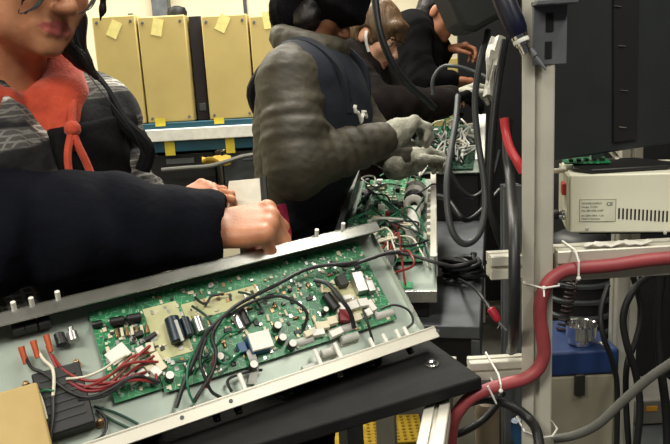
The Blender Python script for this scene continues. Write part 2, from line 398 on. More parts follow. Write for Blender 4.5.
SKIN4 = mat('skin_tan', '#a06a4d', rough=.5, c2='#945f43', scale=40, sss=.08)
LIPS = mat('lips', '#b4605a', rough=.35); EYEW = mat('eye_white', '#e8e4dc', rough=.2); IRIS = mat('iris', '#2d1d14', rough=.15); BROW = mat('eyebrow', '#2a1c16', rough=.8)
HAIRB = mat('dark_hair', '#171214', rough=.45, c2='#0d0a0b', scale=90, stretch=(1, 1, .15), bump=.5, bscale=160)
HAIRN = mat('brown_hair', '#6d543a', rough=.45, c2='#4c3826', scale=120, stretch=(1, 1, .2), bump=.6, bscale=200)
KNITB = mat('black_knit', '#121115', rough=.95, c2='#0b0a0d', scale=120, bump=.6, bscale=260, spec=.12)
HOOD = mat('orange_fleece', '#c2492c', rough=.9, c2='#ad3b22', scale=30, bump=.35, bscale=200, sheen=.2)
PLAID = mat_plaid('plaid_wool')
NAVY = mat('navy_cloth', '#0c0e18', rough=.9, c2='#080a12', scale=12, bump=.7, bscale=45, spec=.12)
APRON = mat('black_apron', '#111113', rough=.85, c2='#0b0b0d', scale=20, bump=.3, bscale=90, spec=.12)
APRONN = mat('navy_apron', '#141a28', rough=.8, c2='#0f1420', scale=16, bump=.3, bscale=60)
OLIVE = mat('olive_padding', '#443f32', rough=.6, c2='#39352a', scale=14, bump=.8, bscale=36)
DBROWN = mat('dark_brown_fleece', '#1c1715', rough=.95, c2='#14100f', scale=20, bump=.35, bscale=90, spec=.12)
BLKCL = mat('black_cloth', '#0e0e10', rough=.95, c2='#09090a', scale=20, bump=.3, bscale=90, spec=.12)
DENIM = mat('dark_trousers', '#16171c', rough=.9, c2='#101116', scale=30, spec=.12)
GLOVE = mat('grey_glove', '#a3a294', rough=.9, c2='#8b8a7d', scale=60, bump=.7, bscale=240)
SHOE = mat('black_shoe', '#121212', rough=.6)
MATY = mat('yellow_mat', '#cfae2b', rough=.7, c2='#b89522', scale=30, bump=.3)
SCREW = mat('screwdriver_navy', '#0d1128', rough=.35)
# ---------------------------------------------------------------- the hall
def struct(name, lo, hi, m):
    return tag(MB().box(WORLD, lo, hi).build(name, m, smooth=False), kind='structure')
struct('floor', (-3.2, -1.6, -.05), (2.6, 5.4, 0), FLOOR)
struct('ceiling', (-3.2, -1.6, 3.2), (2.6, 5.4, 3.25), CEIL)
struct('wall_back', (-3.2, 5.2, 0), (2.6, 5.3, 3.2), WALL)
struct('wall_left', (-3.2, -1.6, 0), (-3.1, 5.2, 3.2), WALL)
struct('wall_right', (2.5, -1.6, 0), (2.6, 5.2, 3.2), DWALL)
# grey pillar and a dark joint on the back wall
a = P(164, 8, 5.0)
tag(MB().box(WORLD, (a[0]-.055, 5.08, 0), (a[0]+.055, 5.2, 3.2)).build('trim_1', MGREY, bevel=.005), kind='structure')
a = P(247, 6, 5.1)
tag(MB().box(WORLD, (a[0]-.012, 5.185, 0), (a[0]+.012, 5.2, 3.2)).build('trim_2', DGREY), kind='structure')

# teal workstation frame at the back, with the tan panels standing on it
zt = P(200, 121, 3.68)[2]; yb = P(200, 121, 3.68)[1]
rk = empty('teal_shelf', (P(200, 121, 3.68)[0], yb+.2, 0), 'teal steel shelf with a white rail carrying the tan boxes', 'shelf')
xl, xr = -1.75, .02
MB().box(WORLD, (xl, yb, zt-.155), (xr, yb+.045, zt)).build('beam_front', TEAL, rk, bevel=.004)
MB().box(WORLD, (xl, yb+.05, zt-.03), (xr, yb+.5, zt-.002)).build('deck', TEAL, rk, bevel=.003)
zr = P(200, 133.5, 3.66)[2]
MB().box(WORLD, (xl, yb-.03, zr-.032), (xr, yb-.001, zr+.032)).build('white_rail', PAINTW, rk, bevel=.004)
for q in (xl+.03, xr-.03): MB().box(WORLD, (q-.03, yb+.06, 0), (q+.03, yb+.13, zt-.04)).build('leg', TEAL, rk, bevel=.004)
MB().box(WORLD, (xl+.08, yb+.03, .62), (xr-.08, yb+.46, .65)).build('lower_deck', DGREY, rk, bevel=.003)
for px, py, w, h in ((159.5, 122.5, 10, 8), (218.5, 121, 10, 6)):
    c = P(px, py, 3.66); MB().box(WORLD, (c[0]-w/380, yb-.003, c[2]-h/380), (c[0]+w/380, yb-.0005, c[2]+h/380)).build('yellow_tape', YEL, rk)
for px, py, w, h in ((168, 149, 10, 15), (229, 146, 9, 16)):
    c = P(px, py, 3.66); MB().box(WORLD, (c[0]-w/380, yb-.003, c[2]-h/380), (c[0]+w/380, yb-.0005, c[2]+h/380)).build('yellow_tape', YEL, rk)

box_specs = [(99, 142, 'tan box with a tilted yellow note, leftmost on the teal shelf'), (143.5, 190.5, 'tan box with a yellow note, just left of the dark gap'),
             (206, 251.5, 'tan box with a yellow note, just right of the dark gap'), (253, 303, 'tan box partly hidden behind the padded jacket worker')]
notes = [(117, 30, -.5), (159.5, 28, -.25), (224, 24, -.5), (269, 21, .1)]
for i, (a, b, lb) in enumerate(box_specs):
    d0 = 3.66
    # the base sits on the deck; the near face is upright
    pl = PZ((a+b)/2-(b-a)/2*.86+3, 118, zt); xw = (b-a)/FPX*3.66*1.0
    yc = yb+.012
    xc = P((a+b)/2, 68, 3.66)[0]
    top = P((a+b)/2, 17 if i < 2 else 16, 3.66)[2]
    zt_ = zt+.0015; t = empty('storage_box', (xc, yc+.16, zt_), lb, 'box', 'tan boxes on the teal shelf')
    w = xw/2-.001
    MB().box(WORLD, (xc-w, yc, zt_), (xc+w, yc+.32, top)).build('body', TAN, t, bevel=.006)
    for sx in (-1, 1):
        for zz in (zt+.025, top-.03): MB().cyl((xc+sx*(w-.025), yc-.004, zz), (xc+sx*(w-.025), yc+.004, zz), .0075, n=12).build('bolt', MGREY, t)
    n = P(notes[i][0], notes[i][1], 3.64); an = notes[i][2]
    f = fr((n[0], yc, n[2]), (math.cos(an), 0, math.sin(an)), (0, -1, 0), (-math.sin(an), 0, math.cos(an)))
    MB().box(f, (-.027, .0005, -.042), (.027, .002, .042)).build('yellow_note', NOTE, t)
    if i == 0: tops = top
# things on the boxes
c = P(177, 12, 3.78); tag(MB().lathe((c[0], c[1], P(165, 17, 3.66)[2]), (0, 0, 1), [(.02, 0), (.05, .002), (.055, .03), (.045, .055), (.015, .065)], 20).build('cable_reel', BLACK), 'small black round reel lying on top of a tan box', 'reel')
c = P(126, 16, 3.74); z0 = tops
m_ = MB(); m_.box(WORLD, (c[0]-.05, c[1], z0), (c[0]+.05, c[1]+.05, z0+.014)); m_.cyl((c[0]+.02, c[1]+.02, z0+.013), (c[0]+.02, c[1]+.02, z0+.024), .015)
tag(m_.build('black_tool', BLACK, bevel=.003), 'flat black tool lying on the leftmost tan box', 'tool')
# clutter on the lower deck of the teal shelf
for px, w, h, m, nm, lb in ((180, .19, .16, BLACK, 'black_bin', 'low black bin under the teal shelf'), (257, .19, .13, DGREY, 'grey_bin', 'low grey bin under the teal shelf near the padded jacket')):
    c = P(px, 175, 3.75); z0 = .6515; f = fr((c[0], yb+.2, z0), (1, 0, 0), (0, 1, 0), (0, 0, 1))
    t = empty(nm, f[0], lb, 'bin')
    q = MB(); hh = zt-.155-.02-z0
    q.box(f, (-w, -.14, 0), (w, .14, .01))
    for lo, hi in (((-w, -.14, 0), (w, -.13, hh)), ((-w, .13, 0), (w, .14, hh)), ((-w, -.14, 0), (-w+.01, .14, hh)), ((w-.01, -.14, 0), (w, .14, hh))): q.box(f, lo, hi)
    q.build('body', m, t, bevel=.002); MB().box(f, (-w*.4, -.148, hh-.05), (w*.4, -.139, hh-.02)).build('grip', MGREY, t, bevel=.002)
hz = [P(162, 170, 3.6), P(185, 168, 3.58), P(210, 166, 3.58), P(228, 161, 3.58), P(245, 156, 3.6), P(262, 154, 3.62)]
tag(MB().tube(crom(hz), .011).build('hanging_tube', HOSEG), 'thin grey tube slung under the teal shelf', 'tube')
c = P(214, 159, 3.64)
g_ = [[c+np.array([-.06+.03*j, -.03+.02*i, .02*math.sin(i*1.7+j*1.1)]) for j in range(6)] for i in range(4)]
tag(MB().sheet(g_, .02, (0, 0, 1)).build('ochre_cloth', mat('ochre', '#a88a2c', rough=.8), bevel=.004), 'crumpled ochre cloth bunched under the teal shelf', 'cloth')
g0 = P(198, 68, 3.75); t = empty('gap_filler', (g0[0], yb+.2, zt), 'dark crate added to darken the gap between the tan boxes', 'filler')  # filler block added only to make the gap read dark
MB().box(WORLD, (P(191.5, 68, 3.66)[0]+.004, yb+.06, zt+.001), (P(205, 68, 3.66)[0]-.004, yb+.3, tops-.02)).build('body', mat('filler_dark', '#1d161a', rough=.8), t, bevel=.003)
MB().box(WORLD, (P(195, 68, 3.66)[0], yb+.055, zt+.05), (P(202, 68, 3.66)[0], yb+.061, zt+.09)).build('grip', DGREY, t, bevel=.002)
t = empty('black_backdrop', (.95, 3.95, 0), 'tall black screen added for the darkness behind the hanging cables', 'backdrop')  # added backdrop, keeps the background dark past the cables
MB().box(WORLD, (P(452, 60, 4.05)[0], 3.95, .03), (1.7, 3.98, 2.4)).build('panel', mat('backdrop_black', '#121213', rough=.9), t, bevel=.003)
for q in (P(452, 60, 4.05)[0]+.1, 1.55): MB().box(WORLD, (q-.03, 3.8, 0), (q+.03, 4.08, .03)).build('foot', DGREY, t, bevel=.003)
# tan board far behind the bench
t = empty('tan_board', P(480, 120, 4.2)*np.array([1, 1, 0])+np.array([0, 0, 0]), 'tan board standing at the far end beyond the workers\' hands', 'board')
lo = P(405, 130, 4.2); hi = P(500, 50, 4.2)
MB().box(WORLD, (lo[0], lo[1], 0), (hi[0], lo[1]+.04, P(460, 58, 4.2)[2])).build('panel', TAN, t, bevel=.004)
for q in (lo[0]+.1, hi[0]-.1): MB().box(WORLD, (q-.03, lo[1]+.04, 0), (q+.03, lo[1]+.3, .06)).build('foot', DGREY, t, bevel=.004)
# added dark cabinet for the unclear darkness behind the frame
t = empty('dark_backing', (1.5, 2.75, 0), 'tall dark cabinet behind the aluminium frame', 'backing')
MB().box(WORLD, (.95, 2.5, .08), (2.3, 3.0, 2.3)).build('body', mat('backing_black', '#18191a', rough=.6), t, bevel=.006)
MB().box(WORLD, (.97, 2.485, .12), (1.62, 2.5, 2.26)).build('door', mat('backing_black', '#18191a'), t, bevel=.004)
d2 = MB().box(WORLD, (1.63, 2.485, .12), (2.28, 2.5, 2.26)).build('door', mat('backing_black', '#18191a'), t, bevel=.004)
MB().box(WORLD, (1.58, 2.46, 1.0), (1.6, 2.486, 1.2)).build('handle', MGREY, d2, bevel=.003)
MB().box(WORLD, (.97, 2.52, 0), (2.28, 2.98, .08)).build('plinth', BLACK, t)
# ---------------------------------------------------------------- assembly line: bench, chassis, board
A1 = nz(ray(1727, -107)); e1 = nz([A1[1], -A1[0], 0]); e2 = np.cross(A1, e1)
if e2[2] > 0: e2 = -e2
TILT = math.radians(46)
W1 = nz(math.cos(TILT)*e1+math.sin(TILT)*e2); N1 = nz(np.cross(A1, W1))
if N1[2] < 0: N1 = -N1
O1 = np.array([.0727, 1.1665, 1.1315])-N1*.036-W1*.015
F1 = fr(O1, A1, W1, N1)
def uvc(px, py, h=0., F=None):
    F = F or F1; r = ray(px, py); o = F[0]+F[3]*h; t = ((o-CAM)@F[3])/(r@F[3]); p = CAM+t*r-F[0]
    return p@F[1], p@F[2]
def on(px, py, h=0., F=None):
    F = F or F1; u, v = uvc(px, py, h, F); return T(F, u, v, h)
WID = .205; UL = -.66
ch = empty('electronics_chassis', T(F1, -.3, WID, 0), 'open metal chassis full of wiring in front of the plaid jacket worker', 'chassis', 'electronics chassis on the line')
MB().box(F1, (UL, 0, -.003), (.005, WID, 0)).build('pan', PAN, ch)
q = MB(); q.box(F1, (UL, -.004, -.003), (.004, 0, .040)); q.box(F1, (UL, -.004, .037), (.004, .017, .040)); q.build('upper_rail', STEEL, ch, bevel=.0008)
q = MB(); q.box(F1, (UL, WID, -.003), (.008, WID+.004, .038)); q.box(F1, (UL, WID-.001, .0345), (.008, WID+.019, .038)); q.build('lower_rail', ALU, ch, bevel=.0008)
q = MB(); q.box(F1, (.004, .002, -.003), (.006, WID-.002, .012)); q.build('end_lip', STEEL, ch)
for px, py in ((15, 312), (33, 308), (60, 305), (318, 240), (343, 231)):
    u, v = uvc(px, py, .038); p = T(F1, u, -.002, .039); MB().cyl(p, p-W1*.006+N1*.012, .0035, n=10).build('pin', WHITE, ch)
for px, py in ((432, 333), (228, 403), (180, 420)):
    u, v = uvc(px, py, .02); p = T(F1, u, WID+.009, .038); MB().cyl(p, p+N1*.0012, .0028, n=12).build('screw', DGREY, ch)
for px in (244, 319, 339, 371, 384, 397, 405):
    u, v = uvc(px, 330+(405-px)*.35, .02); L = .03 if px in (244, 319, 339) else .02
    p = T(F1, u, WID, .02); MB().cyl(p, p-W1*L, .0036, n=10).build('shaft', WHITE, ch)
for px, py in ((218, 422), (240, 416), (343, 383), (374, 370), (292, 398), (410, 352)):
    u, v = uvc(px, py, .01); p = T(F1, u, WID+.004, .012); MB().cyl(p, p+W1*.018, .006, .005, n=12).build('knob', BLACK if px != 343 else STEEL, ch)

# circuit boards
def board(name, c, h, m, par=ch, F=None, th=.0016):
    F = F or F1; us = [uvc(*q, h, F) for q in c]; u0, u1 = min(q[0] for q in us), max(q[0] for q in us); v0, v1 = min(q[1] for q in us), max(q[1] for q in us)
    return MB().box(F, (u0, v0, h-th), (u1, v1, h)).build(name, m, par), (u0, u1, v0, v1)
uA0 = uvc(94, 333, .008)[0]; uA1 = uvc(160, 380, .008)[0]; vA1 = uvc(122, 401, .008)[1]
pcb1 = MB().box(F1, (uA0, .014, .0065), (uA1, vA1, .008)).build('circuit_board', PCB, ch)
uB0 = uvc(150, 320, .009)[0]; uB1 = uvc(372, 270, .009)[0]; vB1 = uvc(240, 369, .009)[1]
pcb2 = MB().box(F1, (uA1+.001, .01, .0075), (uB1, vB1, .009)).build('circuit_board', PCB, ch)
for px, py, w, l in ((168, 330, .05, .085), (222, 303, .12, .03), (345, 300, .05, .06)):
    u, v = uvc(px, py, .0096); MB().box(F1, (u-w/2, v-l/2, .009), (u+w/2, v+l/2, .0098)).build('bare_board', PCBT, pcb2)
def comp(px, py, a, b, h, m, par=None, name='component', base=.009, ang=0., F=None, bevel=.0007):
    F = F or F1; u, v = uvc(px, py, base+h*.6, F); ca, sa = math.cos(ang), math.sin(ang)
    f = fr(T(F, u, v, base), F[1]*ca+F[2]*sa, -F[1]*sa+F[2]*ca, F[3])
    return MB().box(f, (-a/2, -b/2, 0), (a/2, b/2, h)).build(name, m, par or pcb2, bevel=bevel)
def ecap(px, py, r, h, par=None, base=.009, F=None, m=None):
    F = F or F1; u, v = uvc(px, py, base+h, F); p = T(F, u, v, base)
    o = MB().lathe(p, F[3], [(r*.9, 0), (r, .001), (r, h-.001), (r*.92, h)], 16).build('capacitor', m or CHIP, par or pcb2)
    MB().cyl(p+F[3]*h, p+F[3]*(h+.0006), r*.86, n=16).build('capacitor_top', WHITE, par or pcb2); return o
def lying(px, py, r, l, m, par=None, ang=0., base=.009, F=None, name='capacitor'):
    F = F or F1; u, v = uvc(px, py, base+r, F); ca, sa = math.cos(ang), math.sin(ang); d = F[1]*ca+F[2]*sa; p = T(F, u, v, base+r)
    return MB().lathe(p-d*l/2, d, [(r*.85, 0), (r, .001), (r, l-.001), (r*.85, l)], 16).build(name, m, par or pcb2)
for px, py in ((170, 375), (190, 367), (220, 356), (254, 364), (278, 325), (283, 337), (293, 343)): ecap(px, py, .0066, .016)
o = lying(175, 330, .011, .04, CAPB, ang=1.62); lying(187, 327, .007, .03, CAPB, ang=1.6)
u, v = uvc(180, 330, .031); MB().box(F1, (u-.0035, v-.017, .0285), (u+.001, v+.017, .0315)).build('capacitor_label', GREYP, pcb2)
lying(199, 325, .0075, .026, SILVER, ang=1.6); lying(238, 321, .006, .03, SILVER, ang=1.5); lying(244, 317, .006, .03, CHIP, ang=1.5)
comp(258, 344, .03, .028, .014, BLUEW, name='relay_base'); comp(260, 342, .033, .028, .019, WHITE, name='relay', ang=.05)
comp(242, 348, .012, .016, .01, BLUEW, name='connector')
comp(359, 283, .018, .036, .016, SILVER, name='heat_sink', ang=.1); comp(370, 287, .012, .02, .014, SILVER, name='heat_sink', ang=.1)
comp(342, 281, .016, .02, .014, CHIP, name='regulator'); lying(331, 302, .0085, .03, CHIP, ang=1.35); lying(338, 296, .006, .028, SILVER, ang=1.35)
ecap(326, 309, .005, .012); comp(344, 316, .016, .02, .012, DRED, name='connector', ang=.3)
for px, py, a, b in ((322, 326, .022, .012), (332, 321, .016, .013), (340, 308, .014, .016), (352, 306, .02, .014), (363, 303, .016, .014), (371, 306, .01, .02), (356, 318, .018, .012), (336, 333, .022, .01), (310, 333, .02, .01), (368, 313, .012, .012), (347, 298, .014, .008), (318, 333, .02, .01)):
    comp(px, py, a, b, .011, random.choice((WHITE, CREAM, WHITE)), name='connector', ang=random.uniform(-.15, .15))
# left board: dark capacitors along the top, resistor rows, crimp housings
lying(117, 321, .0065, .02, CHIP, pcb1, ang=.1); lying(134, 318, .0065, .02, CHIP, pcb1, ang=.1); lying(97, 324, .005, .014, CHIP, pcb1, ang=.1)
comp(139, 334, .012, .008, .008, CHIP, pcb1, 'regulator'); comp(150, 337, .02, .006, .008, CHIP, pcb1, 'regulator', ang=-.3)
comp(118, 354, .03, .022, .004, WHITE, pcb1, 'white_label', ang=-.4)
for i in range(7): comp(117+i*5, 333-i*.7, .0042, .014, .004, CREAM if i % 2 else COPPER, pcb1, 'resistor', ang=.1)
for px, py in ((141, 352), (150, 348), (156, 358), (148, 366), (136, 363), (143, 375), (156, 372), (132, 378), (161, 366)):
    comp(px, py, .011, .015, .01, random.choice((CREAM, CREAM, WHITE)), pcb1, 'crimp_housing', ang=random.uniform(-.6, .1))
# rows of small parts
spots = [(228, 330), (233, 318), (250, 308), (262, 312), (256, 322), (268, 318), (275, 305), (284, 303), (292, 300), (286, 313), (296, 318), (302, 308), (310, 298), (247, 333), (225, 345), (300, 286), (318, 283), (322, 290), (308, 285), (290, 290), (270, 296), (206, 350), (212, 340), (196, 354), (233, 362), (215, 365), (272, 345), (304, 325), (298, 332), (265, 330), (330, 275), (345, 268), (356, 266), (314, 320)]
for i, (px, py) in enumerate(spots):
    k = i % 4
    if k == 0: comp(px, py, .012, .007, .003, CHIP, name='chip', ang=random.choice((0, 1.57)))
    elif k == 1: comp(px, py, .004, .011, .004, CREAM, name='resistor', ang=random.uniform(-.2, .2))
    elif k == 2: lying(px, py, .0022, .009, COPPER, ang=random.choice((0, 1.57)), name='resistor')
    else: comp(px, py, .006, .005, .006, random.choice((WHITE, CHIP, GREYP)), name='film_capacitor', ang=.1)
q = MB()
for i in range(330):
    u = random.uniform(uA1+.005, uB1-.004); v = random.uniform(.014, vB1-.004); a = random.uniform(.001, .003); b = random.uniform(.001, .004); h = random.uniform(.001, .003)
    q.cm = random.choice((0, 0, 1, 1, 2, 3)); q.box(F1, (u-a, v-b, .009), (u+a, v+b, .009+h))
q.build('solder_parts', [CREAM, SILVER, CHIP, COPPER], pcb2, smooth=False, kind='stuff')
q = MB()
for i in range(130):
    u = random.uniform(uA0+.004, uA1-.004); v = random.uniform(.034, vA1-.004); a = random.uniform(.001, .003); b = random.uniform(.001, .004); h = random.uniform(.001, .003)
    q.cm = random.choice((0, 0, 1, 1, 2)); q.box(F1, (u-a, v-b, .008), (u+a, v+b, .008+h))
q.build('solder_parts', [CREAM, SILVER, CHIP], pcb1, smooth=False, kind='stuff')
# cable clips on the pan
for px, py, w in ((303, 343, .035), (343, 331, .05), (350, 339, .03), (384, 316, .034), (330, 353, .028), (312, 369, .03)):
    u, v = uvc(px, py, .008); q = MB(); q.box(F1, (u-w/2, v-.006, 0), (u+w/2, v+.006, .003)); p = T(F1, u-w/2, v-.002, .008); q.cyl(p, p+A1*w, .0068, n=14); q.build('cable_clip', GREYP, ch, bevel=.0005)
# switches with orange terminals near the left end
for px, py in ((24, 352), (36, 346), (49, 340)):
    u, v = uvc(px, py, .02)
    b = MB().box(F1, (u-.008, .002, .006), (u+.008, .022, .024)).build('switch', CHIP, ch, bevel=.001)
    p = on(px-3, py-5, .028); r = on(px+2, py+12, .022); MB().cyl(p, r, .0045, .0035, n=10).build('terminal', ORANGE, b)
p = on(72, 334, .016); MB().lathe(p+W1*.012, -W1, [(.004, 0), (.0075, .001), (.0075, .014), (.004, .015), (.004, .022)], 14).build('lamp_holder', SILVER, ch)
p = on(60, 338, .012); MB().lathe(p+W1*.012, -W1, [(.004, 0), (.0075, .001), (.0075, .018), (.004, .02)], 14).build('socket', CHIP, ch)
# black module and tan block on the pan
us = [uvc(*q, .03) for q in ((33, 374), (76, 361), (99, 421), (44, 437))]
u0 = (us[0][0]+us[3][0])/2; u1 = (us[1][0]+us[2][0])/2; v0 = (us[0][1]+us[1][1])/2; v1 = min((us[2][1]+us[3][1])/2, WID-.004)
md = MB().box(F1, (u0, v0, 0), (u1, v1, .03)).build('power_module', BLACK, ch, bevel=.002)
q = MB()
for i in range(6): q.box(F1, (u0+.008, v0+.012+i*(v1-v0-.02)/6, .03), (u1-.008, v0+.016+i*(v1-v0-.02)/6, .0315))
q.build('fins', CHIP, md)
for u, v in ((u0-.008, v0+.004), (u1-.002, v0-.006), (u1+.006, v1-.004)):
    p = T(F1, u, v, 0); MB().lathe(p, N1, [(.006, 0), (.006, .004), (.0035, .005), (.0035, .016), (.002, .017)], 12).build('bolt', COPPER, md)
uT = uvc(38, 386, .05)[0]; vT = uvc(20, 386, .05)[1]
bx = MB().box(F1, (UL+.01, vT, 0), (uT, WID-.003, .05)).build('transformer_cover', TANB, ch, bevel=.003)
# wiring
wires = [
 (RED, .0023, [(47, 346, .02), (54, 362, .022), (65, 378, .026), (84, 388, .026), (107, 384, .026), (123, 371, .026), (140, 354, .024), (150, 346, .018)]),
 (RED, .002, [(52, 355, .02), (66, 372, .03), (90, 381, .03), (112, 374, .03), (130, 358, .028), (148, 352, .018)]),
 (DRED, .0022, [(66, 380, .03), (86, 391, .03), (110, 387, .028), (130, 372, .027), (154, 356, .018)]),
 (RED, .002, [(84, 388, .03), (105, 379, .032), (122, 366, .034), (138, 362, .03), (158, 362, .018)]),
 (DRED, .002, [(76, 384, .03), (100, 388, .03), (126, 378, .03), (146, 372, .02)]),
 (RED, .002, [(95, 384, .03), (118, 382, .03), (140, 380, .028), (155, 382, .02), (156, 374, .018)]),
 (WHITEW, .0022, [(37, 350, .02), (44, 360, .026), (52, 368, .03), (54, 380, .036), (53, 396, .036)]),
 (CABLE, .0024, [(53, 396, .036), (53, 415, .036), (51, 432, .034), (50, 446, .03)]),
 (WHITEW, .0018, [(66, 379, .034), (84, 377, .03), (100, 371, .028), (114, 362, .024), (126, 355, .014)]),
 (CABLE, .0024, [(25, 356, .02), (32, 368, .034), (45, 374, .034), (70, 392, .034), (90, 397, .03), (112, 388, .03), (128, 378, .03), (146, 378, .026), (160, 382, .02)]),
 (CABLE, .0022, [(78, 400, .03), (104, 396, .028), (124, 382, .03), (140, 376, .03), (158, 384, .02)]),
 (DGREENW, .002, [(96, 410, .006), (112, 420, .006), (128, 428, .006), (140, 434, .006)]),
 (DGREENW, .002, [(94, 406, .006), (116, 413, .006), (138, 424, .006)]),
 (CABLE, .002, [(98, 410, .01), (106, 420, .01), (104, 434, .01), (92, 442, .01)]),
 (GREENW, .0016, [(38, 393, .034), (46, 390, .036), (54, 391, .038)]),
 (WHITEW, .0015, [(35, 384, .034), (42, 400, .034), (47, 419, .034)]),
 (CABLE, .0032, [(376, 257, .03), (350, 263, .034), (320, 266, .03), (300, 272, .03), (274, 286, .03), (242, 302, .032), (224, 316, .034), (206, 334, .034), (196, 356, .03), (184, 384, .02), (176, 408, .012)]),
 (CABLE, .0028, [(222, 318, .034), (212, 336, .036), (216, 352, .036), (213, 370, .03), (200, 392, .02), (194, 402, .014)]),
 (CABLE, .0025, [(206, 338, .034), (200, 360, .032), (206, 380, .026), (212, 392, .018), (222, 398, .01)]),
 (DRED, .0024, [(214, 350, .03), (214, 362, .03), (211, 376, .024), (206, 388, .02)]),
 (GREENW, .0018, [(199, 343, .03), (190, 360, .03), (187, 376, .026), (189, 392, .02), (194, 403, .012)]),
 (GREENW, .0018, [(206, 334, .03), (212, 350, .034), (224, 364, .03), (236, 356, .02), (246, 346, .016)]),
 (DGREENW, .002, [(192, 306, .02), (208, 318, .03), (214, 336, .034), (206, 356, .03), (176, 362, .02)]),
 (GREENW, .0015, [(216, 346, .02), (226, 334, .02), (240, 330, .016), (256, 318, .012)]),
 (CABLE, .0026, [(226, 318, .026), (250, 303, .03), (276, 296, .03), (296, 302, .03), (307, 314, .026), (303, 330, .012)]),
 (CABLE, .0036, [(314, 280, .026), (328, 284, .034), (340, 298, .036), (350, 312, .03), (354, 328, .014)]),
 (CABLE, .0022, [(363, 310, .026), (368, 324, .024), (373, 342, .012)]),
 (CABLE, .0034, [(330, 262, .02), (346, 266, .028), (366, 260, .036), (384, 254, .04), (400, 252, .04)]),
 (CABLE, .002, [(381, 309, .02), (394, 305, .024), (408, 310, .024), (413, 322, .02), (404, 330, .016)]),
 (DGREENW, .002, [(238, 292, .02), (252, 296, .02), (262, 310, .014)]),
 (CABLE, .002, [(195, 298, .014), (205, 304, .02), (212, 296, .02), (224, 294, .02)]),
 (GREENW, .0015, [(196, 372, .012), (204, 362, .016), (222, 352, .016), (236, 362, .014)]),
 (CABLE, .0022, [(232, 392, .01), (228, 380, .014), (246, 372, .014), (262, 370, .01)]),
]
for m, r, pts in wires: MB().tube(crom([on(*q) for q in pts]), r, 8).build('wire', m, ch)
q = MB()
for i in range(9): q.tube(crom([on(246+i*.9, 350, .016), on(249+i*.9, 358, .02), on(251+i*.9, 368, .014), on(248+i*.9, 384, .006)]), .0009, 6)
q.build('ribbon_cable', GREYP, ch)

# black worktop board the chassis lies on, and its support behind
zb = (T(F1, 0, WID+.004, -.003))[2]-.012
B = PZ(482, 377, zb); dA = nz([A1[0], A1[1], 0]); dP = np.array([-dA[1], dA[0], 0])
t = empty('black_board', (B[0]-dA[0]*.3, B[1]-dA[1]*.3, zb-.02), 'thick black rubber board lying under the wiring chassis', 'board')
nB = nz(np.cross(A1, dP)); B = B+A1*0
dB = A1*math.cos(.133)-np.cross(nB, A1)*math.sin(.133); f = fr(B, dB, np.cross(nB, dB), nB); BO = B.copy()
MB().box(f, (-.95, 0, -.02), (0, .19, 0)).build('slab', RUB, t, bevel=.003)
def zboard(p): return BO[2]-((p[0]-BO[0])*nB[0]+(p[1]-BO[1])*nB[1])/nB[2]
p = PZ(432, 364, zb); p[2] = zboard(p); MB().lathe(p, nB, [(.011, 0), (.011, .003), (.0075, .0035), (.007, .008), (.004, .009)], 16).build('bolt', CHROME, t)
# tilt stand holding the chassis up from behind
t = empty('tilt_stand', T(F1, -.3, .1, -.1)*np.array([1, 1, 0])+np.array([0, 0, zb-.02]), 'black stand holding the wiring chassis tilted', 'stand')
zs = zb+.002; topz = T(F1, 0, .03, -.004)[2]
q = MB()
for u0, u1 in ((UL+.02, -.42), (-.24, -.06)):
    a0 = T(F1, u0, WID-.03, -.006); a1 = T(F1, u1, WID-.03, -.006); b0 = T(F1, u0, .02, -.006); b1 = T(F1, u1, .02, -.006); a0, a1 = a0-A1*0, a1
    c0, c1, g0, g1 = [np.array([p_[0], p_[1], zboard(p_)+.002]) for p_ in (b0, b1, a0, a1)]
    q.add([a0, a1, b1, b0, g0, g1, c1, c0], [(0, 1, 2, 3), (7, 6, 5, 4), (0, 4, 5, 1), (1, 5, 6, 2), (2, 6, 7, 3), (3, 7, 4, 0)])
q.build('wedge', BLACK, t, bevel=.002)
# ledge behind the upper rail with papers
lz = T(F1, -.3, 0, 0)[2]-.055
f = fr(T(F1, 0, 0, 0)*np.array([1, 1, 0])+np.array([0, 0, lz])+dP*.012, dA, dP, (0, 0, 1))
t = empty('rear_ledge', T(f, -.4, .05, 0), 'dark ledge running behind the wiring chassis', 'ledge')
MB().box(f, (-.75, 0, -.02), (-.0, .11, 0)).build('shelf', RUB, t, bevel=.002)
for u in (-.72, -.04): MB().box(f, (u, .03, -lz), (u+.035, .07, -.02)).build('leg', DGREY, t, bevel=.002)
def paper(name, px, py, w, l, ang, m, lb, cat, z=lz, th=.0012, curl=.006, d=None, par=None):
    c = PZ(px, py, z+.004); x = np.array([math.cos(ang), math.sin(ang), 0]); y = np.array([-x[1], x[0], 0])
    g = [[c+x*(-w/2+w*j/5)+y*(-l/2+l*i/5)+np.array([0, 0, curl*(.5+.5*math.sin(i*1.3+j*.9+px))]) for j in range(6)] for i in range(6)]
    return MB().sheet(g, th, (0, 0, 1)).build(name, m, None, label=lb, cat=cat)
paper('paper_sheet', 196, 270, .1, .075, .5, PAPER, 'white paper lying behind the upper rail below the navy sleeve', 'paper')
paper('paper_slip', 178, 266, .05, .035, .8, NOTE, 'small yellowish slip lying on the white paper', 'paper', z=lz+.011)
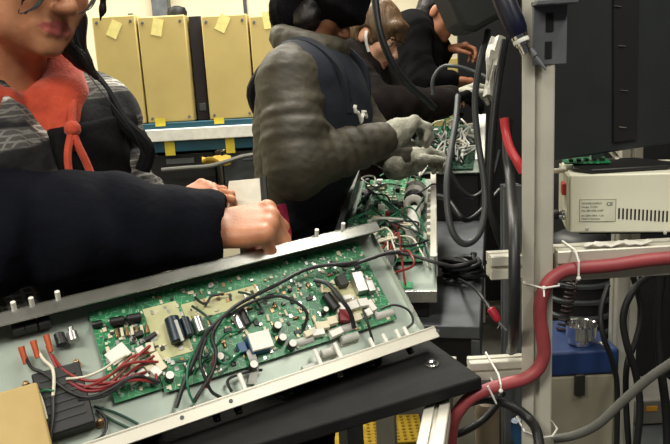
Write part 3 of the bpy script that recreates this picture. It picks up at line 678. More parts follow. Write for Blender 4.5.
# line bench
D2 = np.array([math.sin(math.radians(13)), math.cos(math.radians(13)), 0]); X2 = np.array([D2[1], -D2[0], 0]); ZB = .84
R0 = PZ(480, 330, ZB); f = fr(R0, X2, D2, (0, 0, 1))
t = empty('assembly_bench', T(f, -.2, 1, -ZB), 'long dark grey assembly bench running away past the workers', 'bench')
MB().box(f, (-.27, .02, -.03), (0, 2.4, 0)).build('worktop', MGREY, t, bevel=.003)
MB().box(f, (-.25, .04, -.11), (-.02, .055, -.03)).build('apron_panel', mat('panel_black', '#1d1e1f'), t)
MB().box(f, (-.02, .02, -.14), (0, 2.4, -.032)).build('side_rail', MGREY, t, bevel=.002)
for a, b in ((-.25, .06), (-.06, .06), (-.25, 2.3), (-.06, 2.3)): MB().box(f, (a, b, -ZB), (a+.045, b+.045, -.03)).build('leg', ALU, t, bevel=.003)
FB = f
# second chassis
A2 = nz(ray(432, -60)); V2 = nz(np.cross([0, 0, 1], A2)); N2 = np.cross(A2, V2)   # V2 to the left
F2 = fr(P(437, 297, 1.56), A2, V2, N2)
zlow = F2[0][2]
c2 = empty('electronics_chassis', F2[0]+V2*.12, 'open metal chassis with green boards under the gloved hand', 'chassis', 'electronics chassis on the line')
L2 = .84; W2 = .25
MB().box(F2, (0, 0, -.003), (L2, W2, 0)).build('pan', PAN, c2)
MB().box(F2, (-.004, 0, -.012), (0, W2, .016)).build('front_lip', STEEL, c2, bevel=.0008)
q = MB(); q.box(F2, (.11, -.003, -.003), (L2, 0, .05)); q.box(F2, (.11, -.003, .047), (L2, .014, .05)); q.build('right_rail', ALU, c2, bevel=.0008)
q = MB(); q.box(F2, (.0, W2, -.003), (L2, W2+.012, .05)); hs = q.build('heat_sink_rail', mat('black_anodised', '#1d1d1d', rough=.4, metal=.5), c2, bevel=.0008)
q = MB()
for i in range(26): q.box(F2, (.12+i*.027, W2+.012, .0), (.124+i*.027, W2+.016, .046))
q.build('fin', MGREY, hs)
MB().box(F2, (.02, W2-.004, .052), (L2, W2+.010, .055)).build('rail_cap', SILVER, hs)
p2 = MB().box(F2, (.17, .035, .008), (L2-.02, W2-.015, .0096)).build('circuit_board', PCB, c2)
def c2box(u, v, a, b, h, m, name, par=p2, base=.0096, bevel=.0007): return MB().box(F2, (u-a/2, v-b/2, base), (u+a/2, v+b/2, base+h)).build(name, m, par, bevel=bevel)
for u in (.50, .545, .59, .635):
    p = T(F2, u, .062, .036); q = MB(); q.tube([p+.02*(math.cos(t)*V2+math.sin(t)*N2) for t in [i*math.pi/10 for i in range(20)]], .0105, 10, True); q.build('toroid_coil', WHITE if u != .545 else CHIP, p2)
p = T(F2, .28, .06, .03); MB().lathe(p, A2, [(.014, 0), (.019, .003), (.019, .18), (.014, .183)], 20).build('capacitor', WHITE, p2)
p = T(F2, .22, .055, .022); MB().lathe(p, A2, [(.008, 0), (.011, .002), (.011, .05), (.008, .052)], 16).build('capacitor', SILVER, p2)
c2box(.10, .135, .10, .075, .04, BLACK, 'power_block', c2, 0, .002); c2box(.055, .07, .03, .03, .004, mat('green_pad', '#3fa36c'), 'green_pad', c2, 0)
for i in range(46):
    u = random.uniform(.2, L2-.05); v = random.uniform(.09, W2-.03); k = i % 5
    if k == 0: c2box(u, v, .03, .02, .012, CHIP, 'chip')
    elif k == 1: c2box(u, v, .014, .018, .016, WHITE, 'connector')
    elif k == 2: p = T(F2, u, v, .0096); MB().lathe(p, N2, [(.007, 0), (.0075, .001), (.0075, .022), (.006, .023)], 12).build('capacitor', random.choice((CHIP, CAPB, WHITE)), p2)
    elif k == 3: c2box(u, v, .01, .026, .008, CREAM, 'resistor')
    else: c2box(u, v, .012, .012, .014, random.choice((DRED, CHIP, SILVER)), 'relay')
q = MB()
for i in range(500):
    u = random.uniform(.175, L2-.025); v = random.uniform(.04, W2-.02); a = random.uniform(.001, .004); b = random.uniform(.001, .004); h = random.uniform(.001, .005)
    q.cm = random.choice((0, 0, 1, 1, 2, 3)); q.box(F2, (u-a, v-b, .0096), (u+a, v+b, .0096+h))
q.build('solder_parts', [CREAM, SILVER, CHIP, WHITE], p2, smooth=False, kind='stuff')
for i in range(9): c2box(.3+i*.045, .018, .02, .012, .03, WHITE if i % 3 else CREAM, 'connector', c2, 0)
def on2(px, py, h): return on(px, py, h, F2)
for m, r, pts in [
  (GREENW, .003, [(372, 195, .03), (390, 205, .05), (405, 222, .05), (420, 236, .045), (434, 246, .03)]),
  (GREENW, .0026, [(378, 226, .04), (395, 214, .06), (412, 208, .05), (426, 232, .04)]),
  (DGREENW, .003, [(366, 212, .03), (382, 200, .06), (400, 212, .06), (418, 228, .05), (430, 262, .02)]),
  (CABLE, .0045, [(374, 250, .06), (392, 252, .06), (414, 256, .05), (434, 262, .04), (450, 266, .03)]),
  (CABLE, .003, [(382, 236, .05), (396, 244, .06), (410, 246, .05), (428, 240, .04)]),
  (WHITEW, .0028, [(372, 252, .04), (374, 236, .06), (386, 228, .06), (394, 240, .05), (390, 262, .03), (382, 274, .02)]),
  (WHITEW, .0022, [(398, 236, .05), (412, 238, .05), (420, 250, .04), (428, 266, .02)]),
  (DRED, .0035, [(378, 258, .04), (384, 246, .05), (392, 236, .05), (397, 226, .03)]),
  (RED, .003, [(396, 232, .03), (402, 220, .05), (402, 208, .03)]),
  (GREENW, .0022, [(388, 278, .03), (396, 262, .04), (410, 250, .05), (424, 246, .04)]),
  (DGREENW, .0028, [(358, 206, .02), (372, 190, .04), (386, 184, .04), (402, 186, .03)]),
  (CABLE, .0028, [(370, 206, .04), (384, 218, .05), (398, 232, .05), (408, 258, .03)]),
  (WHITEW, .0025, [(400, 196, .03), (408, 208, .04), (412, 226, .03), (410, 244, .02)]),
  (CABLE, .0025, [(412, 196, .06), (424, 190, .07), (434, 184, .06), (446, 188, .04)]),
  (GREENW, .0022, [(380, 176, .03), (392, 170, .04), (404, 176, .03)])]:
    MB().tube(crom([on2(*q) for q in pts]), r, 8).build('wire', m, c2)
for i in range(14):
    u = random.uniform(.14, .7); v = random.uniform(.06, .2)
    pts = [T(F2, u+random.uniform(-.05, .05)*k*.7, v+random.uniform(-.05, .05), (.012, .05, .065, .05, .012)[k]) for k in range(5)]
    MB().tube(crom(pts), random.choice((.002, .0026, .003)), 8).build('wire', [WHITEW, CABLE, GREENW, GREYP, DGREENW, RED, WHITEW][i % 7], c2)
# wedge stand below it
q = MB(); z0 = ZB+.002
pts = [T(F2, .03, .02, -.006), T(F2, .03, W2-.07, -.006), T(F2, L2-.02, W2-.07, -.006), T(F2, L2-.02, .02, -.006)]
lo_ = [np.array([p[0], p[1], z0]) for p in pts]
q.add(pts+lo_, [(0, 1, 2, 3), (7, 6, 5, 4), (0, 4, 5, 1), (1, 5, 6, 2), (2, 6, 7, 3), (3, 7, 4, 0)])
if min(p[2] for p in pts) > z0+.004: tag(q.build('chassis_wedge', BLACK, bevel=.002), 'black wedge block propping the chassis on the grey bench', 'wedge')
# third chassis further down the line
F3 = fr(P(484, 172, 2.5), nz([D2[0]*1.0, D2[1], .16]), nz([-D2[1], D2[0], 0]), nz(np.cross(nz([D2[0], D2[1], .16]), nz([-D2[1], D2[0], 0]))))
c3 = empty('electronics_chassis', F3[0]+F3[2]*.12, 'far chassis strewn with white wires beyond the gloved hand', 'chassis', 'electronics chassis on the line')
MB().box(F3, (0, 0, -.003), (.7, .27, 0)).build('pan', PAN, c3)
q = MB(); q.box(F3, (0, -.003, -.003), (.7, 0, .05)); q.box(F3, (0, -.003, .047), (.7, .03, .05)); q.build('right_rail', PAINTW, c3, bevel=.0008)
MB().box(F3, (0, .27, -.003), (.7, .274, .05)).build('left_rail', STEEL, c3)
p3 = MB().box(F3, (.02, .04, .006), (.68, .25, .008)).build('circuit_board', mat_pcb('dark_circuit_board', '#1c4a36', '#12352a', '#7d9186'), c3)
for i in range(26):
    u = random.uniform(.03, .66); v = random.uniform(.05, .24); h = random.uniform(.008, .03); w = random.uniform(.012, .03)
    MB().box(F3, (u, v, .008), (u+w, v+w*.8, .008+h)).build(['chip', 'connector', 'relay'][i % 3], [CHIP, WHITE, GREYP][i % 3], p3, bevel=.001)
for i in range(34):
    u = random.uniform(0, .5); v = random.uniform(.06, .24)
    pts = [T(F3, u+random.uniform(-.06, .06)*k, v+random.uniform(-.05, .05), random.choice((.02, .05, .07))) for k in range(5)]
    MB().tube(crom(pts), .0035, 6).build('wire', [WHITEW, CABLE, GREYP, WHITE, GREENW][i % 5], c3)
tag(MB().box(fr(F3[0], D2, (-D2[1], D2[0], 0), (0, 0, 1)), (.03, .02, ZB+.002-F3[0][2]), (.64, .25, -.008)).build('chassis_block', BLACK, bevel=.003), 'black block under the far chassis', 'block')
# ---------------------------------------------------------------- aluminium frame on the right
def profile(q, a, b, s, up):
    a = np.array(a, float); b = np.array(b, float); z = nz(b-a); x = np.array(up, float); x = nz(x-z*(x@z)); y = np.cross(z, x); h = s/2; w = s*.1; d = s*.16; c = s*.04
    pts = []
    for k in range(4):
        ca, sa = [(1, 0), (0, 1), (-1, 0), (0, -1)][k]
        for u, v in ((h, -h+c), (h, -w), (h-d, -w), (h-d, w), (h, w), (h, h-c), (h-c, h)): pts.append((u*ca-v*sa, u*sa+v*ca))
    q.prism(pts, fr(a, x, y, z), 0, np.linalg.norm(b-a)); return q
pc = P(537.5, 222, 1.0+.0225)
px0, py0 = pc[0], pc[1]
af = empty('profile_frame', (px0, py0, 0), 'pale slotted aluminium frame standing at the end of the line', 'frame')
S = .045
def bar(name, a, b, s=S, up=(0, -1, 0)): return profile(MB(), a, b, s, up).build(name, ALU, af, smooth=False)
bar('upright', (px0, py0, 0), (px0, py0, 2.05), s=.0435, up=(-.285, -.958, 0))
bz = P(600, 263, 1.02)[2]
bar('crossbar', (px0+S/2+.001, py0, bz), (px0+.75, py0, bz), up=(0, 0, 1))
rb = P(626, 222, 1.5); bar('upright', (rb[0], rb[1], 0), (rb[0], rb[1], 1.95))
bar('upright', (px0+.77, py0, 0), (px0+.77, py0, 2.05))
lb = P(505, 262.5, 1.05); bar('crossbar', (P(487, 262, 1.05)[0], py0+.004, lb[2]), (px0-S/2-.003, py0+.004, lb[2]), s=.036, up=(0, 0, 1))
ub = P(511, 260, 1.46); profile(MB(), (ub[0], ub[1], 0), (ub[0], ub[1], P(511, 182, 1.46)[2]), .036, (0, -1, 0)).build('upright', MGREY, af, smooth=False)
bar('crossbar', (px0+.2, rb[1]-.1, bz-.01), (px0+.75, rb[1]-.1, bz-.01), up=(0, 0, 1))
gb = P(490, 372, 1.09); bar('crossbar', (gb[0]-.03, py0+.035, gb[2]), (px0-S/2+.02, py0+.035, gb[2]), s=.03, up=(0, 0, 1))
# rail running back under the black board
ra = P(436, 366, 1.16); rz = zb-.05; ra = PZ(446, 366, rz); rb_ = PZ(431, 452, rz)
bar('support_rail', (ra[0], ra[1], rz), tuple(ra+(rb_-ra)*1.5*np.array([1, 1, 0])), s=.036, up=(0, 0, 1))
bar('upright', (ra[0]+.0, ra[1]+.02, 0), (ra[0]+.0, ra[1]+.02, rz-.02), s=.036)
MB().box(WORLD, (px0+.03, py0+.05, .46), (px0+.74, rb[1]+.2, .48)).build('lower_shelf', DGREY, af, bevel=.002)
# bracket plate at the top of the upright
c0 = P(523.5, 66, .995); c1 = P(552.5, 6, .995); y0 = py0-S/2
q = MB(); q.box(WORLD, (c0[0], y0-.005, c0[2]), (c1[0], y0-.0005, c1[2])); q.box(WORLD, (c0[0]-.002, y0-.03, c1[2]-.004), (c1[0]+.006, y0-.0005, c1[2]+.002))
br = q.build('bracket', MGREY, af, bevel=.001)
for px, py, w, h in ((537.5, 25, .005, .012), (538, 51, .0045, .011)):
    p = P(px, py, .99); MB().box(WORLD, (p[0]-w, y0-.0065, p[2]-h), (p[0]+w, y0-.0045, p[2]+h)).build('slot', BLACK, br)
def tie(pts, r=.0016, tail=None):
    q = MB(); q.tube(pts, r, 6, True)
    if tail: q.tube(tail, r*.8, 6)
    q.ball(pts[0], .0035, 8); return q
# red hose along the crossbar and down the upright
yf = y0-.0115
def Y(px, py, y=None):
    r = ray(px, py); t = ((yf if y is None else y)-CAM[1])/r[1]; return CAM+t*r
hp = [(700, 256), (670, 258), (640, 261), (610, 265.5), (580, 268), (562, 272), (548, 283), (541, 300), (540, 320), (543, 340), (543.5, 356), (537, 370), (524, 379), (505, 384), (488, 389.5), (471, 397.5), (460, 409), (453, 422), (450, 446), (449, 472)]
hose = tag(MB().tube(crom([Y(*q) for q in hp], 8), .0098, 14).build('red_hose', REDH), 'dusty red hose tied along the aluminium frame', 'hose')
def loop(c, ax, ru, rv):
    x, y = perp(ax); return [c+ru*x*math.cos(t)+rv*y*math.sin(t) for t in [i*math.pi/9 for i in range(18)]]
def rect_tie(x0, x1, z0, z1, y0_, y1_, vertical):
    r = []
    return r
c = Y(576, 262); x = c[0]
tz0, tz1 = bz-S/2-.003, bz+S/2+.003
tie([(x, yf-.0115, bz-.012), (x, yf-.0115, bz+.012), (x, yf+.004, tz1), (x, py0+S/2+.002, tz1), (x, py0+S/2+.002, tz0), (x, yf+.004, tz0)]).build('cable_tie', WHITE, af)
z = Y(537, 286)[2]; x0_, x1_ = px0-S/2-.002, px0+S/2+.002
tie([(px0-.004, yf-.0115, z), (px0+.018, yf-.0105, z+.002), (x1_, y0-.002, z+.004), (x1_, py0+S/2+.002, z), (x0_, py0+S/2+.002, z), (x0_, y0-.002, z+.001)], tail=[(px0-.004, yf-.0115, z), (px0-.006, yf-.02, z-.01)]).build('cable_tie', WHITE, af)
z = Y(537, 435)[2]
tie([(px0-.004, yf-.008, z), (px0+.012, yf-.006, z), (x1_, y0-.002, z+.003), (x1_, py0+S/2+.002, z), (x0_, py0+S/2+.002, z), (x0_, y0-.002, z+.001)]).build('cable_tie', WHITE, af)
for px, py, tail in ((499, 385, 0), (489, 389, 1)):
    c = Y(px, py); x = c[0]
    if not tail: tie([(x, yf-.0115, c[2]-.004), (x, yf-.0115, c[2]+.006), (x, yf+.004, gb[2]+.018), (x, py0+.053, gb[2]+.018), (x, py0+.053, c[2]-.014), (x, yf, c[2]-.0125)]).build('cable_tie', WHITE, af)
    else: MB().tube([c+np.array([-.004, -.011, .01]), c+np.array([.002, -.013, -.004]), c+np.array([.008, -.012, -.018])], .0016, 6).build('cable_tie', WHITE, af)

# dark panel behind the upright
pl = P(556, 161, 1.07); dh = nz(P(672, 143, 1.24)*np.array([1, 1, 0])-pl*np.array([1, 1, 0])); dn = np.array([dh[1], -dh[0], 0])
f = fr(pl, dh, -dn, (0, 0, 1))
t = empty('charcoal_panel', T(f, .2, .015, 0), 'large charcoal panel with a black strip beside the aluminium upright', 'panel')
sl = (P(672, 143, 1.24)[2]-pl[2])/np.linalg.norm((P(672, 143, 1.24)-pl)[:2])
def pz(u): return sl*u
MB().prism([(-.025, pz(-.025)), (.5, pz(.5)), (.5, .62), (-.025, .62)], fr(pl, dh, (0, 0, 1), -dn), 0, .025).build('sheet', DPANEL, t, bevel=.003)
def onp(px, py):
    r = ray(px, py); tt = ((pl-CAM)@dn)/(r@dn); return CAM+tt*r-pl
sa = onp(612, 143); sb = onp(635, 143); u0, u1 = sa@dh, sb@dh
st = onp(607, 0)@dh; sw = onp(632, 0)@dh
stp = MB().prism([(u0, onp(613, 142)[2]), (u1, onp(636, 139)[2]), (sw+.004, .62), (st-.004, .62)], fr(pl, dh, (0, 0, 1), -dn), -.0035, -.0002).build('strip', STRIP, t)
for px, py in ((616, 6), (620, 45.5), (622.5, 90), (621, 126.5)):
    a = onp(px-4, py+.3); b = onp(px+3, py+1); MB().cyl(pl+a+dn*.0042, pl+b+dn*.0042, .0009, n=6).build('staple', SILVER, stp)

# power supply resting on the crossbar
zt = bz+S/2+.0005
an = math.radians(13); dx = np.array([math.cos(an), -math.sin(an), 0]); dy = np.array([math.sin(an), math.cos(an), 0])
pA = PZ(567, 233, zt+.004); f = fr((pA[0], pA[1], zt), dx, dy, (0, 0, 1))
ps = empty('power_supply', T(f, .08, .07, 0), 'ivory metal power supply box with vent slots on the crossbar', 'power supply')
H = (P(570, 173, (pA-CAM)@cF)[2]-pA[2]); PW = .18; PD = .15
MB().box(f, (.004, 0, .004), (PW, PD, .004+H)).build('case', PSU, ps, bevel=.0025)
MB().box(f, (-.0, .003, .006), (.004, PD-.003, .002+H)).build('end_plate', mat('end_plate', '#bdbca8', rough=.5), ps, bevel=.001)
for y_ in (.01, PD-.03): MB().box(f, (.02, y_, 0), (PW-.01, y_+.015, .004)).build('foot', RUB, ps)
def onps(px, py):
    r = ray(px, py); tt = ((f[0]-CAM)@dy)/(r@dy); q = CAM+tt*r-f[0]; return q@dx, q[2]
for i in range(13):
    u, z_ = onps(619+i*4.0, 213.5+i*.25); MB().box(f, (u-.0012, -.0006, z_-.0085), (u+.0012, .0006, z_+.0085)).build('vent_slot', BLACK, ps)
for px, py in ((587, 229), (665, 233)):
    u, z_ = onps(px, py); p = T(f, u, 0, z_); MB().lathe(p, -dy, [(.0028, 0), (.0026, .001), (.0015, .0016)], 12).build('screw', GREYP, ps)
u0, z1 = onps(579.5, 199.5); u1, z0 = onps(615.5, 221.5)
lbp = MB().box(f, (u0, -.0006, z0), (u1, .0003, z1)).build('label_plate', mat('label_plate', '#d6d6c2', rough=.6), ps)
e_ = .0006
q = MB()
for lo, hi in (((u0, z0), (u1, z0+e_)), ((u0, z1-e_), (u1, z1)), ((u0, z0), (u0+e_, z1)), ((u1-e_, z0), (u1, z1))): q.box(f, (lo[0], -.0009, lo[1]), (hi[0], -.0005, hi[1]))
q.build('label_border', INK, lbp)
def text(s, size, f, u, z_, y_, m, par, name='lettering', bold=0.):
    cu = bpy.data.curves.new(name, 'FONT'); cu.body = s; cu.size = size; cu.extrude = .00012; cu.offset = bold
    o = bpy.data.objects.new(name, cu); COL.objects.link(o); bpy.context.view_layer.update()
    me = bpy.data.meshes.new_from_object(o.evaluated_get(bpy.context.evaluated_depsgraph_get())); bpy.data.objects.remove(o)
    R_ = Matrix((tuple(f[1]), tuple(f[3]), tuple(-f[2]))).transposed().to_4x4(); R_.translation = Vector(T(f, u, y_, z_)-root_loc(par))
    me.transform(R_); me.materials.clear(); me.materials.append(m); o = bpy.data.objects.new(name, me); COL.objects.link(o); o.parent = par; return o
lw = u1-u0; lh = z1-z0
for s, yy, sz in (('POWER SUPPLY', .78, .0042), ('Model 13/24V', .62, .0042), ('No. 08/1305-4.007', .46, .0042), ('AC 230V 50Hz  1.2A', .24, .0038), ('Made in Germany', .1, .0038)):
    text(s, sz, f, u0+lw*.06, z0+lh*yy, -.0009, INK, lbp)
text('CE', .0075, f, u0+lw*.74, z0+lh*.72, -.0009, INK, lbp, bold=.0001)
lf = fr(T(f, 0, 0, 0), dy, dx, (0, 0, 1))
MB().box(f, (-.006, .02, H*.66), (.001, .045, H*.86)).build('rocker_switch', mat('switch_red', '#c23a2a', rough=.4), ps, bevel=.001)
p = T(f, 0, .03, H*.3); q = MB(); q.lathe(p, -dx, [(.009, 0), (.009, .004), (.007, .006), (.007, .012)], 16); q.build('socket', CHROME, ps)
MB().lathe(p-dx*.010, -dx, [(.008, 0), (.008, .016), (.005, .02), (.0035, .04)], 16).build('plug', BLACK, ps)
# things lying on the power supply
zt2 = zt+.004+H+.0015
q = MB(); q.prism([(.01, .03), (.035, .002), (.15, .03), (.175, .06), (.12, .13), (.02, .13)], fr((f[0][0], f[0][1], zt2), dx, dy, (0, 0, 1)), 0, .006)
tag(q.build('black_tray', BLACK, bevel=.002), 'thin black tray lying on top of the power supply', 'tray')
g = fr((f[0][0], f[0][1], zt2+.0085), dx, dy, (0, 0, 1))
t = empty('circuit_card', T(g, .05, .08, 0), 'green circuit card lying on the black tray below the charcoal panel', 'circuit card')
MB().box(g, (.0, .05, 0), (.07, .12, .0018)).build('card', PCB, t)
for i in range(5): MB().box(g, (.008+i*.012, .06, .0018), (.014+i*.012, .075, .006)).build('chip', CHIP, t)
MB().box(g, (.045, .085, .0018), (.062, .11, .012)).build('connector', SILVER, t)
cp = [Y(553, 171, f[0][1]+.06), Y(575, 170, f[0][1]+.05), Y(598, 168.5, f[0][1]+.05), Y(613, 166, f[0][1]+.07), Y(617, 159, f[0][1]+.10), Y(610, 150, f[0][1]+.12)]
tag(MB().tube(crom(cp), .0042, 10).build('white_cable', WHITEW), 'white cable curving over the black tray below the charcoal panel', 'cable')
# crumpled film on the crossbar in front of the power supply
c = Y(617, 242, y0+.012); zf = bz+S/2+.0012
gr = [[np.array([c[0]-.048+.096*j/11, y0+.001+.017*i/5, zf+.004+.0035*math.sin(j*1.9+i)*math.cos(i*1.3+j*.6)]) for j in range(12)] for i in range(6)]
tag(MB().sheet(gr, .0012, (0, 0, 1)).build('plastic_film', FILM), 'crumpled clear film lying on the crossbar under the power supply', 'film')

# electric screwdriver hanging in front of the upright
dS = .925
b0, b1, b2, b3 = P(503, -2, dS), P(519, 36, dS), P(531, 51, dS), P(546, 70, dS)
sd = empty('electric_screwdriver', b2, 'navy electric screwdriver with chrome chuck hanging by the upright', 'screwdriver')
ax = nz(b1-b0); L = np.linalg.norm(b1-b0)
MB().lathe(b0, ax, [(.009, -.03), (.013, -.012), (.0148, 0), (.015, L*.6), (.0142, L*.85), (.0115, L)], 24).build('body', SCREW, sd)
MB().lathe(b1, ax, [(.0115, 0), (.0115, .004), (.0095, .0045), (.0095, .014), (.0075, .0145), (.0072, np.linalg.norm(b2-b1))], 20).build('chuck', CHROME, sd)
MB().lathe(b1+ax*.004, ax, [(.0105, 0), (.0108, .001), (.0108, .005), (.0105, .006)], 20).build('collar', PAINTW, sd)
MB().lathe(b2, nz(b3-b2), [(.0045, -.002), (.0045, .008), (.0024, .01), (.0024, .022), (.0017, np.linalg.norm(b3-b2))], 12).build('bit', MGREY, sd)
MB().tube(crom([b0-ax*.028, b0-ax*.06+np.array([0, 0, .02]), b0+np.array([-.05, .02, .12]), b0+np.array([-.06, .03, .35]), b0+np.array([-.06, .03, .8])]), .004, 8).build('cord', CABLE, sd)
# overhead hood
d = 1.3; poly = [(436, -40), (446, -6), (456, 14), (462, 28), (470, 31.5), (479, 31), (494, 22), (508, 15), (522, 9), (528, -40)]
zz = nz(np.array([cF[0], cF[1], 0])); o_ = P(480, 0, d); pp = [(P(a, b, d)-o_) for a, b in poly]
hd = empty('overhead_hood', o_, 'dark grey overhead hood hanging above the far workers', 'hood')
MB().prism([(q[0], q[2]+.0) for q in pp], fr(o_, (1, 0, 0), (0, 0, 1), (0, 1, 0)), 0, .16).build('shell', mat('hood_grey', '#262a2a', rough=.6), hd, bevel=.012, seg=3)
MB().cyl(o_+np.array([0, .08, .05]), np.array([o_[0], o_[1]+.08, 3.2]), .008, n=10).build('hanger', BLACK, hd)

# blue lidded case with a chrome cup
dC = 1.5; a = P(531, 364, dC); zl = P(590, 350, dC)[2]; zc = P(590, 377, dC)[2]; xr = P(620, 364, dC)[0]; xl_ = .43
t = empty('tool_case', ((a[0]+xr)/2, a[1]+.1, .48), 'grey case with a blue lid and black latch on the low shelf', 'case')
MB().box(WORLD, (xl_+.004, a[1]+.004, .482), (xr-.006, a[1]+.19, zc)).build('body', CASEW, t, bevel=.006)
MB().box(WORLD, (xl_, a[1], zc+.001), (xr, a[1]+.195, zl)).build('lid', BLUE, t, bevel=.006)
c = P(581, 387, dC); MB().box(WORLD, (c[0]-.011, a[1]-.008, c[2]-.024), (c[0]+.011, a[1]+.003, c[2]+.026)).build('latch', mat('latch', '#2b2a24', rough=.5), t, bevel=.003)
c = PZ(581, 343, zl+.001); q = empty('chrome_cup', c, 'shallow chrome cup with a short handle on the blue lid', 'cup')
MB().lathe(c, (0, 0, 1), [(.02, 0), (.026, .001), (.027, .012), (.032, .016), (.033, .042), (.034, .044), (.0335, .046), (.031, .044), (.030, .018), (.024, .006)], 32).build('bowl', CHROME, q)
MB().tube(crom([c+np.array([.02, -.022, .012]), c+np.array([.03, -.032, .01]), c+np.array([.042, -.04, .006])]), .0035, 8).build('handle', CHROME, q)
# dark clutter on the shelf behind the case
c = P(585, 300, 1.9); t = empty('black_motor', (c[0], c[1], .48), 'black ribbed motor housing behind the blue lidded case', 'motor')
q = MB(); q.lathe((c[0], c[1]+.05, .48), (0, 0, 1), [(.1, 0), (.1, .02), (.085, .03), (.085, .42), (.07, .45), (.05, .46)], 28); q.build('housing', BLACK, t)
q = MB()
for i in range(8): q.lathe((c[0], c[1]+.05, .53+i*.045), (0, 0, 1), [(.086, 0), (.092, .004), (.092, .012), (.086, .016)], 28)
q.build('cooling_fins', DGREY, t)
c = PZ(650, 425, .482); t = empty('grey_bin', (c[0], c[1]+.05, .48), 'small grey bin with a yellow mark low beside the rear upright', 'bin')
z1 = P(650, 398, (np.array([c[0], c[1], .5])-CAM)@cF)[2]
MB().box(WORLD, (c[0]-.04, c[1], .482), (c[0]+.1, c[1]+.14, z1)).build('body', mat('bin_grey', '#6e6b64', rough=.7), t, bevel=.005)
MB().box(WORLD, (c[0]-.012, c[1]-.002, z1-.03), (c[0]+.016, c[1]+.001, z1-.017)).build('yellow_mark', mat('amber', '#c48b22'), t)

# cables and hoses, each its own thing
def cable(name, m, r, pts, lb, cat='cable', n=8, par=None):
    return tag(MB().tube(crom([P(*q) for q in pts], 8), r, n).build(name, m), lb, cat)
cable('grey_hose', HOSEG, .0072, [(553, 439, 1.13), (575, 435, 1.12), (598, 424, 1.1), (622, 402, 1.08), (648, 379, 1.06), (674, 361, 1.04), (700, 340, 1.02)], 'grey hose slanting across the lower frame past the blue lidded case', 'hose', 12)
cable('black_cable', CABLE, .0075, [(452, 462, 1.1), (449, 432, 1.09), (457, 411, 1.08), (472, 401, 1.08), (490, 399, 1.07), (512, 406, 1.06), (530, 420, 1.05), (538, 436, 1.02), (541, 470, .97)], 'black cable arching under the red hose at the foot of the upright', 'cable', 12)
cable('black_cable', CABLE, .006, [(450, 436, 1.12), (463, 432, 1.12), (480, 422, 1.14), (494, 408, 1.15), (503, 392, 1.16)], 'short black cable rising behind the arched cable at the upright', 'cable', 10)
cable('black_hose', CABLE, .0085, [(508, 120, 1.2), (507, 150, 1.19), (510, 178, 1.16), (512, 205, 1.05), (514, 230, .995), (514.5, 270, .975), (514, 310, .985), (513, 338, 1.04), (511, 350, 1.1)], 'thick black hose running down the left side of the upright', 'hose', 12)
cable('red_cable', mat('red_cable', '#c0323a', rough=.4), .007, [(504, 118, 1.1), (506, 133, 1.1), (510, 148, 1.09), (517, 161, 1.08), (523, 172, 1.08)], 'bright red cable bending behind the black hose at the upright', 'cable', 12)
cable('black_cable', GCABLE, .0065, [(488, 31, 1.38), (486, 40, 1.37), (480, 62, 1.36), (475, 100, 1.37), (478, 140, 1.37), (484, 180, 1.36), (485, 210, 1.35), (479, 234, 1.34), (466, 244, 1.33), (454, 235, 1.33), (448, 212, 1.34), (447, 180, 1.36), (451, 150, 1.4), (456, 120, 1.45), (458, 96, 1.5)], 'long black cable hanging down in a loop over the bench', 'cable', 12)
cable('black_cable', CABLE, .012, [(373, -30, 2.2), (376, 8, 2.2), (381, 36, 2.2), (393, 64, 2.22), (408, 84, 2.26), (424, 98, 2.3), (434, 108, 2.34)], 'thick black cable hanging in front of the brown haired worker', 'cable', 12)
cable('hanging_cable', GCABLE, .007, [(433, 95, 2.44), (433, 80, 2.43), (441, 68, 2.42), (454, 66, 2.4), (474, 72, 2.4), (490, 82, 2.38), (494, 110, 2.38), (492, 150, 2.4), (489, 180, 2.4)], 'grey cable bent like a hook by the far workers\' hands', 'cable', 10)
cable('black_cable', CABLE, .0065, [(437, 196, 1.75), (448, 200, 1.74), (460, 216, 1.7), (468, 220, 1.72), (480, 212, 1.75), (500, 190, 1.8)], 'black cable sagging from the chassis toward the upright', 'cable', 10)
cable('black_cable', CABLE, .0055, [(446, 164, 1.9), (462, 190, 1.9), (476, 196, 1.9), (492, 178, 1.9), (500, 150, 1.9)], 'thin black cable curving low behind the hanging loop', 'cable', 10)
cable('black_cable', CABLE, .0085, [(505, 40, 1.5), (497, 90, 1.5), (492, 140, 1.5), (490, 200, 1.5), (497, 232, 1.5), (504, 250, 1.52)], 'black cable dropping between the hanging loop and the upright', 'cable', 10)
cable('black_cable', CABLE, .007, [(690, 262, 1.35), (660, 272, 1.38), (640, 283, 1.4), (628, 300, 1.4), (623, 320, 1.4), (627, 345, 1.4), (636, 375, 1.4), (640, 410, 1.4), (636, 450, 1.4)], 'black cable draped in front of the rear upright, curving right', 'cable', 10)
cable('black_cable', CABLE, .006, [(628, 262, 1.42), (637, 290, 1.43), (641, 315, 1.43), (636, 340, 1.43), (627, 365, 1.43), (626, 400, 1.43), (629, 450, 1.43)], 'black cable crossing over the rear upright in a double bend', 'cable', 10)
cable('black_cable', CABLE, .0055, [(608, 285, 1.42), (601, 310, 1.4), (603, 335, 1.39), (612, 360, 1.4), (617, 385, 1.41), (617, 430, 1.42), (616, 460, 1.42)], 'thin black cable hanging down past the edge of the blue lid', 'cable', 10)
cable('black_cable', CABLE, .009, [(664, 262, 1.5), (658, 310, 1.5), (660, 360, 1.5), (666, 410, 1.5), (668, 460, 1.5)], 'thick black cable hanging straight near the small grey bin', 'cable', 10)
